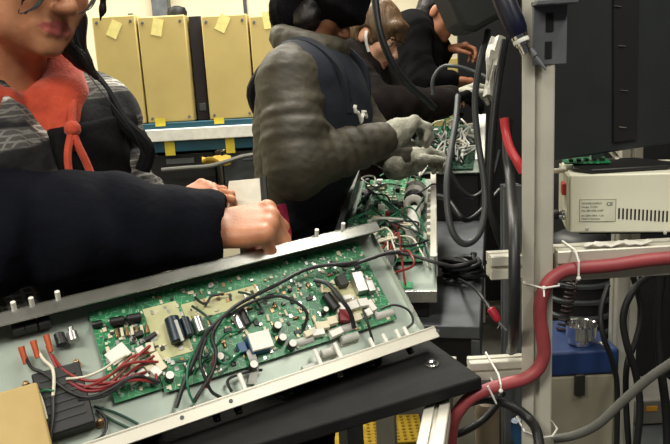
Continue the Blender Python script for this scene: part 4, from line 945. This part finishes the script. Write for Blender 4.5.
# coiled spring cord behind the blue case
a, b = P(574, 276, 1.6), P(562, 330, 1.62); ax = b-a; x, y = perp(ax)
pts = [a+ax*t+.011*(math.cos(t*75)*x+math.sin(t*75)*y) for t in np.linspace(0, 1, 150)]
tag(MB().tube(pts, .0028, 6).build('coiled_cord', mat('cord_brown', '#33211f', rough=.5)), 'dark coiled cord hanging behind the chrome cup', 'cord')
# heap of coiled cable on the bench
cc = PZ(462, 282, ZB); pts = []
for i in range(170):
    t = i*.34; r = .034+.010*math.sin(i*.37)+.006*math.sin(i*.9); pts.append(np.array([cc[0]+r*1.25*math.cos(t)+.01*math.sin(i*.05), cc[1]+r*math.sin(t)+.012*math.cos(i*.07), cc[2]+.0075+.058*(i/170)**.8+.004*math.sin(i*.8)]))
ce = empty('cable_coil', cc, 'bunched coil of black cable lying on the grey bench', 'cable coil')
MB().tube(pts, .0062, 8).build('loops', CABLE, ce)
e0 = pts[40]; tail = crom([pts[30], P(474, 288, 1.5), P(484, 300, 1.42), P(491, 310, 1.38)])
MB().tube(tail, .004, 8).build('lead', CABLE, ce)
a, b = P(490, 308, 1.38), P(499, 321, 1.37); pl_ = MB().lathe(a, b-a, [(.005, 0), (.0085, .003), (.0085, .022), (.006, np.linalg.norm(b-a))], 12).build('red_plug', mat('plug_red', '#b3263a', rough=.4), ce)
for k in range(4): MB().tube([b, b+(b-a)*.35+np.array([.004*k-.006, 0, -.002*k]), b+(b-a)*.6+np.array([.009*k-.014, 0, -.003*k+.002])], .0008, 6).build('bare_strand', SILVER, pl_)
# white film sleeve and blue gadget among the cables
rows = []
for i in range(9):
    px = 499-4*math.sin(i*.35)-i*.9; py = 36+i*7.4; w = 6+2.5*math.sin(i*.8+.4)
    rows.append([P(px-w+2*w*j/4, py+1.5*math.sin(j*2+i), 1.72+.012*math.sin(j*1.8+i*1.1)) for j in range(5)])
tag(MB().sheet(rows, .006, (0, -1, 0)).build('hanging_film', FILM), 'crumpled white film sleeve hanging among the black cables', 'film')
c = PZ(487, 152, ZB+.002); t = empty('blue_machine', (c[0], c[1], 0), 'dark blue machine with silver handle behind the hanging cable loop', 'machine')
zz0 = ZB+.002; hh = P(487, 118, (np.array([c[0], c[1], 1])-CAM)@cF)[2]
BB = fr((c[0], c[1], zz0), X2, D2, (0, 0, 1))
MB().box(BB, (-.06, 0, -zz0+.001), (.03, .12, hh-zz0)).build('body', mat('device_blue', '#123046', rough=.4), t, bevel=.005)
p0, p1 = T(BB, -.04, -.003, (hh-zz0)*.55), T(BB, .015, -.003, (hh-zz0)*.7)
MB().tube(crom([p0, p0+np.array([0, -.02, .01]), p1+np.array([0, -.02, .012]), p1]), .005, 8).build('handle', SILVER, t)
# yellow studded mat on the floor under the bench end
c0 = PZ(369, 440, 0); c1 = PZ(412, 419, 0)
t = empty('floor_mat', (c0[0]+.08, c0[1]+.1, 0), 'yellow studded mat on the floor seen beneath the black board', 'mat')
MB().box(WORLD, (c0[0]-.14, c0[1]-.05, .001), (c1[0]+.03, c1[1]+.02, .012)).build('base', MATY, t, bevel=.003)
q = MB()
for i in range(12):
    for j in range(8):
        x = c0[0]-.11+i*(c1[0]-c0[0]+.12)/11; y = c0[1]-.03+j*(c1[1]-c0[1]+.03)/7; q.cyl((x, y, .011), (x, y, .016), .008, .006, 8)
q.build('studs', mat('stud', '#a8861c'), t, kind='stuff')
# small blue plug low by the arched cable, and a cream block behind it
c = P(519, 436, 1.13); tag(MB().lathe(c, (.2, .1, -1), [(.008, -.03), (.011, -.02), (.011, .012), (.006, .014), (.005, .03)], 12).build('blue_plug', BLUEW), 'small blue plug hanging low beside the arched black cable', 'plug')
c = P(492, 430, 1.25); t = empty('cream_canister', (c[0], c[1]+.05, 0), 'cream canister behind the arched cable at the foot of the upright', 'canister')
zt_ = P(492, 402, 1.25)[2]
MB().lathe((c[0], c[1]+.04, 0), (0, 0, 1), [(.021, 0), (.022, .01), (.022, zt_-.03), (.018, zt_-.015), (.01, zt_-.01), (.01, zt_)], 24).build('body', mat('canister', '#8a7c66', rough=.6), t)
# ---------------------------------------------------------------- people
UP = np.array([0, 0, 1.])
def clip_box(V, c, half, axes, r=.01):
    X, Y, Z = V.grid(); axes = np.array([nz(q) for q in axes]); q = [np.abs((X-c[0])*a[0]+(Y-c[1])*a[1]+(Z-c[2])*a[2])-(h-r) for a, h in zip(axes, half)]
    d = np.sqrt(sum(np.maximum(t, 0)**2 for t in q))+np.minimum(np.maximum(np.maximum(q[0], q[1]), q[2]), 0)-r
    V.V = np.maximum(V.V, d).astype(np.float32)
class Fig:
    def __init__(s, Sc, Pel, bf, sh=.165, name_loc=None):
        s.bf = nz([bf[0], bf[1], 0]); s.bl = np.cross(UP, s.bf); s.Sc = np.array(Sc, float); s.Pel = np.array(Pel, float)
        s.up = nz(s.Sc-s.Pel); s.fw = nz(s.bf-s.up*(s.bf@s.up)); s.SR = s.Sc-s.bl*sh; s.SL = s.Sc+s.bl*sh
        s.foot = np.array([s.Pel[0], s.Pel[1], 0])
    def bounds(s, extra, pad=.2):
        p = np.array([s.SR, s.SL, s.Pel, s.Pel+s.bl*.2, s.Pel-s.bl*.2]+[np.array(e) for e in extra]); return p.min(0)-pad, p.max(0)+pad
    def torso(s, V, g=0., chest=1., belly=1., hip=1.):
        ax = (s.bl, s.fw, s.up); L = np.linalg.norm(s.Sc-s.Pel)
        V.cap(s.SR+s.bl*.03, s.SL-s.bl*.03, .055+g, .055+g, .05)
        V.ell(s.Sc-s.up*.13+s.fw*.015, (.155+g, (.108+g)*chest, .19+g), ax, .05)
        V.ell(s.Sc-s.up*(.62*L)+s.fw*.012, (.14+g, (.108+g)*belly, .18+g), ax, .06)
        V.ell(s.Pel, (.162+g, (.118+g)*hip, .14+g), (s.bl, s.bf, UP), .06); return V
    def legs(s, V, g=0., shoe=False, spread=.09):
        for q in (-1, 1):
            hip = s.Pel+s.bl*q*spread-UP*.04; kn = np.array([hip[0], hip[1], s.Pel[2]*.53])+s.bf*.02; an = np.array([hip[0], hip[1], .08])-s.bf*.02
            V.chain([hip, kn, an], [.082+g, .055+g, .04+g], .03)
            if not shoe: V.cap(an-UP*.035, an+s.bf*.15-UP*.05, .032, .026, .02)
    def shoes(s, root, spread=.09):
        for q in (-1, 1):
            hip = s.Pel+s.bl*q*spread; a = np.array([hip[0], hip[1], .05])-s.bf*.02
            V = Vol(a-.12-np.abs(s.bf)*.1, a+.12+np.abs(s.bf)*.17, .008)
            V.cap(a-s.bf*.02+UP*.01, a+s.bf*.16-UP*.008, .046, .04, .02); V.cap(a+UP*.05, a, .05, .05, .02)
            V.V = np.maximum(V.V, (-V.grid()[2]+.003)).astype(np.float32); V.obj('shoe', SHOE, root)
    def trousers(s, root, m, lo_z=.09, g=.018):
        lo, hi = s.bounds([], .16); lo[2] = .05; hi[2] = s.Pel[2]+.2
        V = Vol(lo, hi, .009); V.ell(s.Pel, (.168+g, .124+g, .15), (s.bl, s.bf, UP), .05); s.legs(V, g+.006, True); V.V = np.maximum(V.V, (lo_z-V.grid()[2])).astype(np.float32); V.wrinkle(.003, 30, 3); return V.obj('trousers', m, root)
def hair_shell(V, X, ax, s=1., grow=.016, face=True, fringe=.045, k=.02):
    V.ell(X(0, -.016, .034), [q*s for q in (.074+grow, .096+grow, .09+grow)], ax, k); V.ell(X(0, -.05, -.03), [q*s for q in (.066+grow, .055+grow, .08+grow)], ax, k)
    if face:
        V.ell(X(0, .085, -.07), [q*s for q in (.064, .085, .108+fringe*.3)], ax, .012, 'sub')

# --- the woman in the plaid jacket
d1 = 1.18
f1 = Fig(P(14, 124, d1), P(14, 124, d1)-UP*.46-np.array([.0, -.05, 0]), (.66, -.75), sh=.155)
ER = P(-14, 240, 1.05); WR = P(213, 230, 1.112); EL = P(135, 215, 1.27); WL = P(176, 206, 1.31)
chin = P(53, 56, 1.06); fw = nz([.74, -.56, -.28]); uq = nz([.40, -.12, .90]); uq = nz(uq-fw*(uq@fw)); lq = np.cross(uq, fw)
Hc = chin-fw*.092+uq*.113; hs_ = 1.0
p1 = empty('person', f1.foot, 'person in plaid jacket, orange hood and black apron reaching over the wiring chassis', 'person')
lo, hi = f1.bounds([ER, WR, EL, WL, Hc, WR+np.array([.13, 0, 0]), P(235, 182, 1.32)], .17); lo[2] = -.02; hi[2] = Hc[2]+.19
V = Vol(lo, hi, .003); f1.torso(V, -.012); f1.legs(V, -.01)
X, pk, ax = head(V, Hc, fw, uq, hs_); neck = f1.Sc+UP*.02-f1.bf*.02
V.cap(neck, X(0, -.03, -.09), .062, .052, .04)
V.chain([f1.SR, ER, WR], [.05, .042, .028], .02); V.chain([f1.SL, EL, WL], [.05, .042, .028], .02)
fd = nz(P(258, 225, 1.12)-WR); hand(V, WR-fd*.004, fd, (-.1, .45, -.88), True, (70, 84, 50), 1.04, 1.2, vary=(-8, 0, 4, 8), thumb=(.7, .5, .5))
fd = nz(P(206, 192, 1.33)-WL); hand(V, WL, fd, (.1, .5, -.8), False, (40, 50, 30), .8, 1.0)
V.obj('body', [SKIN1, LIPS, EYEW, IRIS, BROW], p1, pk)
lo2, hi2 = f1.bounds([EL, ER], .2); lo2[2] = f1.Pel[2]-.1; hi2[2] = f1.Sc[2]+.2
V = Vol(lo2, hi2, .005); f1.torso(V, .006)
nb = f1.Sc+UP*.045
R_ = [nb+.078*(math.cos(t)*f1.bl+math.sin(t)*f1.bf)+UP*(.035-.05*max(0, math.sin(t))-.0*math.cos(t)) for t in np.linspace(math.pi*.62, math.pi*2.38, 15)]
V.chain(R_, [.03+.012*(math.sin(i/14*math.pi)) for i in range(15)], .012)
V.chain([nb+f1.bl*.083+UP*.04+f1.bf*.02, nb+f1.bl*.066+f1.bf*.075+UP*.0, nb+f1.bl*.035+f1.bf*.118-UP*.085, nb+f1.bl*.02+f1.bf*.135-UP*.2], [.038, .032, .022, .018], .01)
V.chain([nb-f1.bl*.083+UP*.035+f1.bf*.02, nb-f1.bl*.066+f1.bf*.075-UP*.005, nb-f1.bl*.035+f1.bf*.118-UP*.085, nb-f1.bl*.015+f1.bf*.135-UP*.2], [.034, .03, .022, .018], .01)
V.cap(nb+f1.bf*.15-UP*.05, nb+f1.bf*.145-UP*.0, .045, .05, .02, 'sub')
V.chain([f1.SR, f1.SR+(ER-f1.SR)*.86], [.074, .084], .02); V.wrinkle(.0016, 55, 5); ho = V.obj('hooded_top', HOOD, p1)
# draw cord and knot
kp = nb+f1.bl*.045+f1.bf*.135-UP*.055
q = MB(); q.tube(crom([nb+f1.bl*.075+f1.bf*.09+UP*.01, kp, kp-UP*.06+f1.bl*.012+f1.bf*.012, kp-UP*.14+f1.bl*.03+f1.bf*.02]), .0065, 8); q.ball(kp, .014, 10); q.tube(crom([kp, kp-UP*.04-f1.bl*.018+f1.bf*.012, kp-UP*.10-f1.bl*.02+f1.bf*.016]), .006, 8)
q.build('draw_cord', HOOD, ho)
# plaid jacket, open at the front
lo3, hi3 = f1.bounds([ER, EL, WL], .19); lo3[2] = f1.Pel[2]-.14; hi3[2] = f1.Sc[2]+.16
V = Vol(lo3, hi3, .0055); f1.torso(V, .03)
V.chain([nb-f1.bl*.10+UP*.03-f1.bf*.01, nb-f1.bl*.085+f1.bf*.07-UP*.01, nb-f1.bl*.05+f1.bf*.13-UP*.09, nb-f1.bl*.015+f1.bf*.15-UP*.17], [.03, .034, .03, .02], .015)
V.chain([f1.SL-UP*.01, EL, WL+(EL-WL)*.05], [.062, .056, .04], .03); V.chain([f1.SR, f1.SR+(ER-f1.SR)*.1], [.076, .07], .03)
V.cap(nb+f1.bf*.12+UP*.03+f1.bl*.02, nb+f1.bf*.17-UP*.13+f1.bl*.04, .062, .03, .01, 'sub'); V.cap(nb+f1.bf*.17-UP*.12+f1.bl*.04, nb+f1.bf*.18-UP*.5+f1.bl*.03, .026, .03, .01, 'sub'); V.cap(nb+UP*.02, nb+UP*.12, .075, .09, .01, 'sub')
V.wrinkle(.0022, 38, 8); V.folds(f1.SL, EL, .07, .004, 5, 2)
V.obj('plaid_jacket', PLAID, p1)
# navy sleeve over the reaching arm
lo4 = np.minimum(np.minimum(f1.SR, ER), WR)-.16; hi4 = np.maximum(np.maximum(f1.SR, ER), WR)+.16
V = Vol(lo4, hi4, .0045); cu = WR+(ER-WR)*.055; md_ = ER+(WR-ER)*.5
V.chain([f1.SR+(ER-f1.SR)*.86, ER+UP*.015, md_+UP*.012, cu+UP*.003], [.084, .092, .08, .066], .03)
V.cap(WR+(WR-ER)*.09, WR+(WR-ER)*.45, .052, .075, .006, 'sub')
V.folds(ER+(WR-ER)*.05, WR, .08, .0045, 3, 4); V.folds(ER-(WR-ER)*.2, ER+(WR-ER)*.6, .09, .005, 3, 9); V.wrinkle(.0022, 26, 12)
V.obj('navy_sleeve', NAVY, p1)
# apron: bib and skirt on the front, with shoulder straps
lo5, hi5 = f1.bounds([], .22); lo5[2] = f1.Pel[2]-.32; hi5[2] = f1.Sc[2]+.14
V = Vol(lo5, hi5, .0055); f1.torso(V, .036); V.cap(f1.Pel+f1.bf*.03, f1.Pel+f1.bf*.03-UP*.4, .175, .19, .05)
clip_box(V, f1.Pel+f1.bf*.2+UP*.05+f1.bl*.085, (.105, .2, .405), (f1.bl, f1.bf, f1.up)); V.wrinkle(.002, 30, 15)
ap = V.obj('apron', APRON, p1)
for q in (1,):
    b = f1.Pel+f1.up*.43+f1.bl*(.085+q*.075)+f1.bf*.14
    MB().tube(crom([b-UP*.06-f1.bf*.015, b-UP*.02+f1.bl*.01-f1.bf*.01, f1.Sc+f1.bl*(q*.145)+f1.bf*.10-UP*.005, f1.Sc+f1.bl*(q*.13)+f1.bf*.055+UP*.06, f1.Sc+f1.bl*(q*.11)+UP*.092, f1.Sc+f1.bl*(q*.09)-f1.bf*.1+UP*.03]), .013, 8).build('strap', APRON, ap)
f1.trousers(p1, DENIM); f1.shoes(p1)
lo6 = Hc-.17; hi6 = Hc+.17; lo6[2] -= .14
V = Vol(lo6, hi6, .0045); hair_shell(V, X, ax, 1., .014, True)
V.chain([X(.05, -.04, -.02), X(.06, -.05, -.10), X(.075, -.03, -.17), X(.10, -.02, -.215)], [.03, .034, .026, .008], .012)
V.chain([X(-.05, -.04, -.02), X(-.065, -.05, -.11), X(-.075, -.05, -.18)], [.03, .03, .01], .012)
V.chain([X(.05, .06, .09), X(.078, .07, .03), X(.085, .075, -.03), X(.078, .08, -.055)], [.015, .012, .007, .002], .008)
V.chain([X(-.045, .07, .085), X(-.068, .085, .02), X(-.062, .098, -.03), X(-.07, .1, -.06)], [.015, .011, .006, .002], .008)
V.chain([P(76, 18, 1.12), P(71, 44, 1.12), P(82, 60, 1.13), P(98, 80, 1.15)], [.02, .02, .014, .005], .01)
V.wrinkle(.0016, 90, 20, (1, 1, .4)); hr = V.obj('hair', HAIRB, p1)
for i in range(7):
    e = rng.normal(size=6)*2.2
    MB().tube(crom([P(50+e[0], -22, 1.0), P(44+e[1]*.8, -6, .995), P(40+e[2]*.7, 4, .99), P(31+e[3]*1.2, 10, .985), P(24+e[4]*1.6, 14+e[5]*.5, .985)]), [.0018*(1-.8*k/24) for k in range(25)], 6).build('strand', HAIRB, hr)
    MB().tube(crom([P(102+e[0], -22, 1.03), P(98+e[1]*.8, -8, 1.025), P(95+e[2]*.7, 1, 1.02), P(88+e[3], 9, 1.015), P(82+e[4], 14+e[5]*.6, 1.012)]), [.0018*(1-.8*k/24) for k in range(25)], 6).build('strand', HAIRB, hr)
for i in range(8):
    e = rng.normal(size=6)*3
    MB().tube(crom([P(76+e[0], 16, 1.10), P(72+e[1], 40, 1.10), P(84+e[2], 58, 1.11), P(97+e[3], 76+e[4], 1.13)]), [.0016*(1-.8*k/18) for k in range(19)], 6).build('strand', HAIRB, hr)
# thin dark earphone lead
MB().tube(crom([X(.085, 0, -.03), X(.095, .03, -.12), nb+f1.bl*.09+f1.bf*.13+UP*.02, nb+f1.bl*.13+f1.bf*.16-UP*.06, nb+f1.bl*.15+f1.bf*.16-UP*.11]), .0012, 6).build('earphone_lead', CABLE, p1)

# --- the worker in the padded olive jacket
f2 = Fig(P(311, 78, 1.99), P(281, 78, 1.99)-UP*.45, (.94, -.34), sh=.15)
ER = P(296, 166, 1.79); WR = P(389, 137, 1.92); EL = f2.SL-UP*.17+f2.bf*.1; WL = P(406, 163, 2.1)
fw = nz([.80, -.22, -.56]); uq = nz([.5, -.1, .85]); Hc = P(320, 4, 2.0)
p2_ = empty('person', f2.foot, 'person in olive padded jacket, black hat and grey gloves bending over the chassis', 'person')
lo, hi = f2.bounds([ER, WR, EL, WL, Hc, P(440, 130, 2.0), P(450, 150, 2.1)], .16); lo[2] = -.02; hi[2] = Hc[2]+.17
V = Vol(lo, hi, .005); f2.torso(V, -.01); f2.legs(V, -.01); X, pk, ax = head(V, Hc, fw, uq, 1.0)
V.cap(f2.Sc+UP*.02, X(0, -.03, -.08), .06, .055, .04); V.chain([f2.SR, ER, WR], [.05, .042, .03], .02); V.chain([f2.SL, EL, WL], [.05, .042, .03], .02)
hR = nz(P(427, 115, 1.97)-WR); hL = nz(P(436, 152, 2.14)-WL)
hand(V, WR, hR, (.25, -.1, -.9), True, (48, 58, 38), .52, .7); hand(V, WL, hL, (0, -.5, -.8), False, (38, 50, 28), .48, .7)
V.obj('body', [SKIN2, LIPS, EYEW, IRIS, BROW], p2_, pk)
lo, hi = f2.bounds([ER, WR, EL, WL], .2); lo[2] = f2.Pel[2]-.12; hi[2] = f2.Sc[2]+.2
V = Vol(lo, hi, .0055); f2.torso(V, .036, 1.08, .74, .66)
V.chain([f2.SR-f2.bl*.01, ER+(f2.SR-ER)*.3, ER, WR+(ER-WR)*.12], [.082, .086, .078, .05], .03); V.chain([f2.SL, EL, WL+(EL-WL)*.12], [.09, .075, .05], .03)
V.cap(WR+(ER-WR)*.14, WR+(ER-WR)*.06, .044, .044, .01)
nb = f2.Sc+UP*.05
V.chain([nb+.075*(math.cos(t)*f2.bl+math.sin(t)*f2.bf)+UP*.042-UP*.02*math.sin(t) for t in np.linspace(0, 6.283, 14)], [.034]*14, .015)
V.folds(f2.SR, ER, .085, .0035, 4, 3); V.folds(ER, WR, .07, .003, 5, 7); V.wrinkle(.0026, 34, 31, (.6, .6, 1.7), 4)
jk = V.obj('padded_jacket', OLIVE, p2_)
for nm, w, hd_, pn, rt in (('glove', WR, hR, (.25, -.1, -.9), True), ('glove', WL, hL, (0, -.5, -.8), False)):
    V = Vol(w-.17, w+.19, .0045); hand(V, w, hd_, pn, rt, (48, 58, 38) if rt else (38, 50, 28), .98 if rt else .84, 1.35, k=.006); V.cap(w-hd_*.035, w+hd_*.03, .041, .04, .02); V.wrinkle(.0012, 90, 4); V.obj(nm, GLOVE, p2_)
lo, hi = f2.bounds([], .26); lo[2] = .45; hi[2] = f2.Sc[2]+.15
V = Vol(lo, hi, .006); f2.torso(V, .042, 1.16, .76, .68); V.cap(f2.Pel-f2.bf*.03, np.array([f2.Pel[0], f2.Pel[1], .6])-f2.bf*.03, .12, .13, .06)
clip_box(V, f2.Pel+f2.bf*.24+f2.up*.04, (.16, .2, .47), (f2.bl, f2.bf, f2.up)); V.wrinkle(.0025, 24, 9)
apn = V.obj('apron', APRONN, p2_)
for q in (-1, 1): MB().tube(crom([f2.Sc+f2.bl*(q*.09)+f2.fw*.15-f2.up*.07, f2.Sc+f2.bl*(q*.105)+f2.fw*.12+UP*.05, f2.Sc+f2.bl*(q*.105)+UP*.098, f2.Sc+f2.bl*(q*.08)-f2.bf*.15-UP*.02, f2.Sc-f2.bl*(q*.02)-f2.bf*.16-UP*.14]), .014, 8).build('strap', APRONN, apn)
lg = [surf_hit(apn, px, py, .003) for px, py in ((354.5, 105.5), (354, 108), (355, 112), (357, 112.5), (359, 116), (360.5, 122), (361, 118), (362, 114), (365.5, 117), (364, 112), (361.5, 112))]
lg = [q for q in lg if q is not None]
if len(lg) > 3: MB().tube(lg, .0055, 6).build('emblem', WHITE, apn)
g_ = [[P(271+15*j/4+6*i/4, 206-2*j/4+32*i/4, 1.79+.006*math.sin(j*1.5+i)) for j in range(5)] for i in range(5)]
MB().sheet(g_, .004, (0, -1, 0)).build('pink_cloth', PINK, p2_, label='pink cloth tucked at the waist')
f2.trousers(p2_, DENIM); f2.shoes(p2_)
V = Vol(Hc-.2, Hc+.2, .005); hair_shell(V, X, ax, 1., .03, False); V.ell(X(0, .0, .06), (.115, .125, .095), ax, .02); V.ell(X(0, .03, .03), (.104, .1, .05), ax, .02)
V.chain([X(-.106*math.cos(t), .0+.12*math.sin(t), .025+.0*t) for t in np.linspace(0, 6.283, 15)], [.017]*15, .008); V.wrinkle(.0015, 70, 3); V.obj('knit_hat', KNITB, p2_)
V = Vol(Hc-.2, Hc+.2, .005); V.ell(X(0, -.06, -.05), (.08, .06, .09), ax, .02); V.chain([X(-.07, .0, .0), X(-.075, .01, -.05), X(-.06, .02, -.1)], [.035, .034, .02], .02); V.chain([X(.07, .0, .0), X(.075, .01, -.05), X(.06, .02, -.1)], [.035, .034, .02], .02); V.wrinkle(.0016, 80, 6); V.obj('hair', HAIRB, p2_)

# --- the worker with brown hair
f3 = Fig(P(352, 62, 2.80), P(346, 66, 2.80)-UP*.46, (.92, -.38), sh=.16)
ER = P(374, 110, 2.58); WR = P(446, 102, 2.70); EL = f3.SL-UP*.2+f3.bf*.12; WL = P(455, 96, 2.86)
fw = nz([.82, -.34, -.46]); uq = nz([.42, -.12, .9]); Hc = P(373, 35, 2.72)
p3_ = empty('person', f3.foot, 'person with brown fringed hair and dark fleece looking down at the cables', 'person')
lo, hi = f3.bounds([ER, WR, EL, WL, Hc, P(470, 100, 2.8), P(480, 90, 2.9)], .16); lo[2] = -.02; hi[2] = Hc[2]+.17
V = Vol(lo, hi, .005); f3.torso(V, -.01); f3.legs(V, -.01); X, pk, ax = head(V, Hc, fw, uq, 1.05)
V.cap(f3.Sc+UP*.02, X(0, -.03, -.08), .056, .05, .04); V.chain([f3.SR, ER, WR], [.05, .04, .028], .02); V.chain([f3.SL, EL, WL], [.05, .04, .028], .02)
hR = nz(P(468, 96, 2.74)-WR); hL = nz(P(474, 90, 2.9)-WL); hand(V, WR, hR, (.2, -.2, -.9), True, (30, 40, 30), .52, .7); hand(V, WL, hL, (0, -.5, -.8), False, (30, 40, 30), .52, .7)
V.obj('body', [SKIN3, LIPS, EYEW, IRIS, BROW], p3_, pk)
lo, hi = f3.bounds([ER, WR, EL, WL], .2); lo[2] = f3.Pel[2]-.12; hi[2] = f3.Sc[2]+.2
V = Vol(lo, hi, .007); f3.torso(V, .042); V.chain([f3.SR, ER, WR+(ER-WR)*.06], [.095, .088, .06], .03); V.chain([f3.SL, EL, WL+(EL-WL)*.06], [.085, .072, .05], .03)
nb = f3.Sc+UP*.05; V.chain([nb+.08*(math.cos(t)*f3.bl+math.sin(t)*f3.bf)+UP*.02-UP*.03*math.sin(t) for t in np.linspace(0, 6.283, 14)], [.036]*14, .015)
V.folds(f3.SR, ER, .08, .006, 4, 3); V.folds(ER, WR, .06, .005, 4, 8); V.wrinkle(.003, 26, 41); V.obj('fleece_jacket', DBROWN, p3_)
for w, h_, pn, rt in ((WR, hR, (.2, -.2, -.9), True), (WL, hL, (0, -.5, -.8), False)):
    V = Vol(w-.16, w+.18, .006); hand(V, w, h_, pn, rt, (30, 40, 30), 1.03, 1.3); V.obj('glove', BLKCL if rt else GLOVE, p3_)
f3.trousers(p3_, DENIM); f3.shoes(p3_)
V = Vol(Hc-.2, Hc+.2, .005); hair_shell(V, X, ax, 1.05, .018, True, 0.); V.cap(X(-.05, .085, .065), X(.05, .085, .065), .024, .024, .02); V.chain([X(-.03, .095, .055), X(-.035, .105, .02)], [.018, .008], .01); V.chain([X(.03, .095, .055), X(.035, .105, .02)], [.018, .008], .01); V.cap(X(0, .098, .055), X(0, .108, .022), .018, .008, .01)
V.ell(X(-.088, -.005, -.012), (.03, .028, .034), ax, .01, 'sub')
V.wrinkle(.0016, 90, 13, (1, 1, .4)); V.obj('hair', HAIRN, p3_)
MB().tube(crom([X(-.086, -.0, .008), X(-.09, .008, -.012), X(-.084, .02, -.035), X(-.078, .035, -.055)]), .006, 8).build('earphone', WHITE, p3_)

# --- the far worker in black
f4 = Fig(P(417, 34, 3.5), P(392, 34, 3.5)-UP*.55, (.93, -.36), sh=.175)
ER = P(420, 82, 3.3); WR = P(452, 80, 3.36); EL = P(432, 70, 3.62); WL = P(446, 50, 3.5)
fw = nz([.80, -.36, -.48]); uq = nz([.42, -.12, .9]); Hc = P(440, 12, 3.4)
p4_ = empty('person', f4.foot, 'person in black with short dark hair working at the far end of the line', 'person')
lo, hi = f4.bounds([ER, WR, EL, WL, Hc, P(480, 60, 3.4), P(478, 95, 3.4)], .16); lo[2] = -.02; hi[2] = Hc[2]+.17
V = Vol(lo, hi, .006); f4.torso(V, -.01); f4.legs(V, -.01); X, pk, ax = head(V, Hc, fw, uq, 1.02)
V.cap(f4.Sc+UP*.02, X(0, -.03, -.08), .062, .056, .04); V.chain([f4.SR, ER, WR], [.052, .044, .03], .02); V.chain([f4.SL, EL, WL], [.052, .044, .03], .02)
hand(V, WR, P(474, 84, 3.38)-WR, (.1, -.2, -.9), True, (35, 45, 30), 1.05, 1.1); hand(V, WL, P(472, 47, 3.5)-WL, (0, -.3, -.9), False, (35, 50, 30), 1.05, 1.1)
V.obj('body', [SKIN4, LIPS, EYEW, IRIS, BROW], p4_, pk)
lo, hi = f4.bounds([ER, WR, EL, WL], .2); lo[2] = f4.Pel[2]-.12; hi[2] = f4.Sc[2]+.2
V = Vol(lo, hi, .008); f4.torso(V, .05); V.chain([f4.SR, ER, WR+(ER-WR)*.06], [.1, .08, .046], .03); V.chain([f4.SL, EL, WL+(EL-WL)*.06], [.085, .07, .046], .03)
nb = f4.Sc+UP*.05; V.chain([nb+.08*(math.cos(t)*f4.bl+math.sin(t)*f4.bf)+UP*.01 for t in np.linspace(0, 6.283, 14)], [.03]*14, .015); V.wrinkle(.004, 24, 51); V.obj('black_jacket', BLKCL, p4_)
f4.trousers(p4_, DENIM); f4.shoes(p4_)
V = Vol(Hc-.2, Hc+.2, .006); hair_shell(V, X, ax, 1.02, .008, True, .0); V.ell(X(-.086, -.005, -.012), (.03, .028, .036), ax, .01, 'sub'); V.wrinkle(.001, 90, 13); V.obj('hair', HAIRB, p4_)

# card and cloth between the first two workers
zc_ = P(245, 205, 1.36); cx_, cz_ = zc_, 0
a, b, c_, d_ = P(229, 181, 1.40), P(262, 178, 1.41), P(265, 216, 1.38), P(224, 216, 1.38)
t = empty('white_folder', (a+c_)/2, 'white folder with a black spine held behind the reaching hand', 'folder')
n = nz(np.cross(b-a, d_-a)); n = n if n@(CAM-a) > 0 else -n
MB().sheet([[a+(b-a)*j/4+((d_-a)+((c_-b)-(d_-a))*j/4)*i/4 for j in range(5)] for i in range(5)], .006, n).build('cover', PAPER, t, bevel=.001)
MB().tube([b+(b-a)*.03, b+(b-a)*.03+(c_-b)*.5, c_+(b-a)*.03], .007, 8).build('spine', BLACK, t)
# ---------------------------------------------------------------- light of the hall, with added front fill
def area(name, loc, size, power, col=(1, .95, .84), rot=(0, 0, 0)):
    l = bpy.data.lights.new(name, 'AREA'); l.shape = 'RECTANGLE'; l.size, l.size_y = size; l.energy = power; l.color = col
    o = bpy.data.objects.new(name, l); COL.objects.link(o); o.location = loc; o.rotation_euler = rot; return o
area('ceiling_and_fill_light', (.1, 2.6, 3.0), (.3, 2.8), 84, rot=(0, 0, -.22))
area('ceiling_and_fill_light', (-1.3, 3.6, 3.0), (2.6, .3), 110)
area('ceiling_and_fill_light', (.95, .2, 2.9), (.3, 1.8), 38)  # added fill from front right, lifts the charcoal panel and rail highlights
area('ceiling_and_fill_light', (-1.1, -.5, 2.7), (1.6, .3), 66)  # added front-left fill, brightens the near worker's face
w = bpy.data.worlds.new('hall_air'); sc.world = w; w.use_nodes = True
w.node_tree.nodes['Background'].inputs[0].default_value = (.9, .93, 1, 1); w.node_tree.nodes['Background'].inputs[1].default_value = .05
sc.view_settings.view_transform = 'Standard'; sc.view_settings.look = 'None'; sc.view_settings.exposure = 0.0; sc.view_settings.gamma = 1
sc.view_settings.use_curve_mapping = False
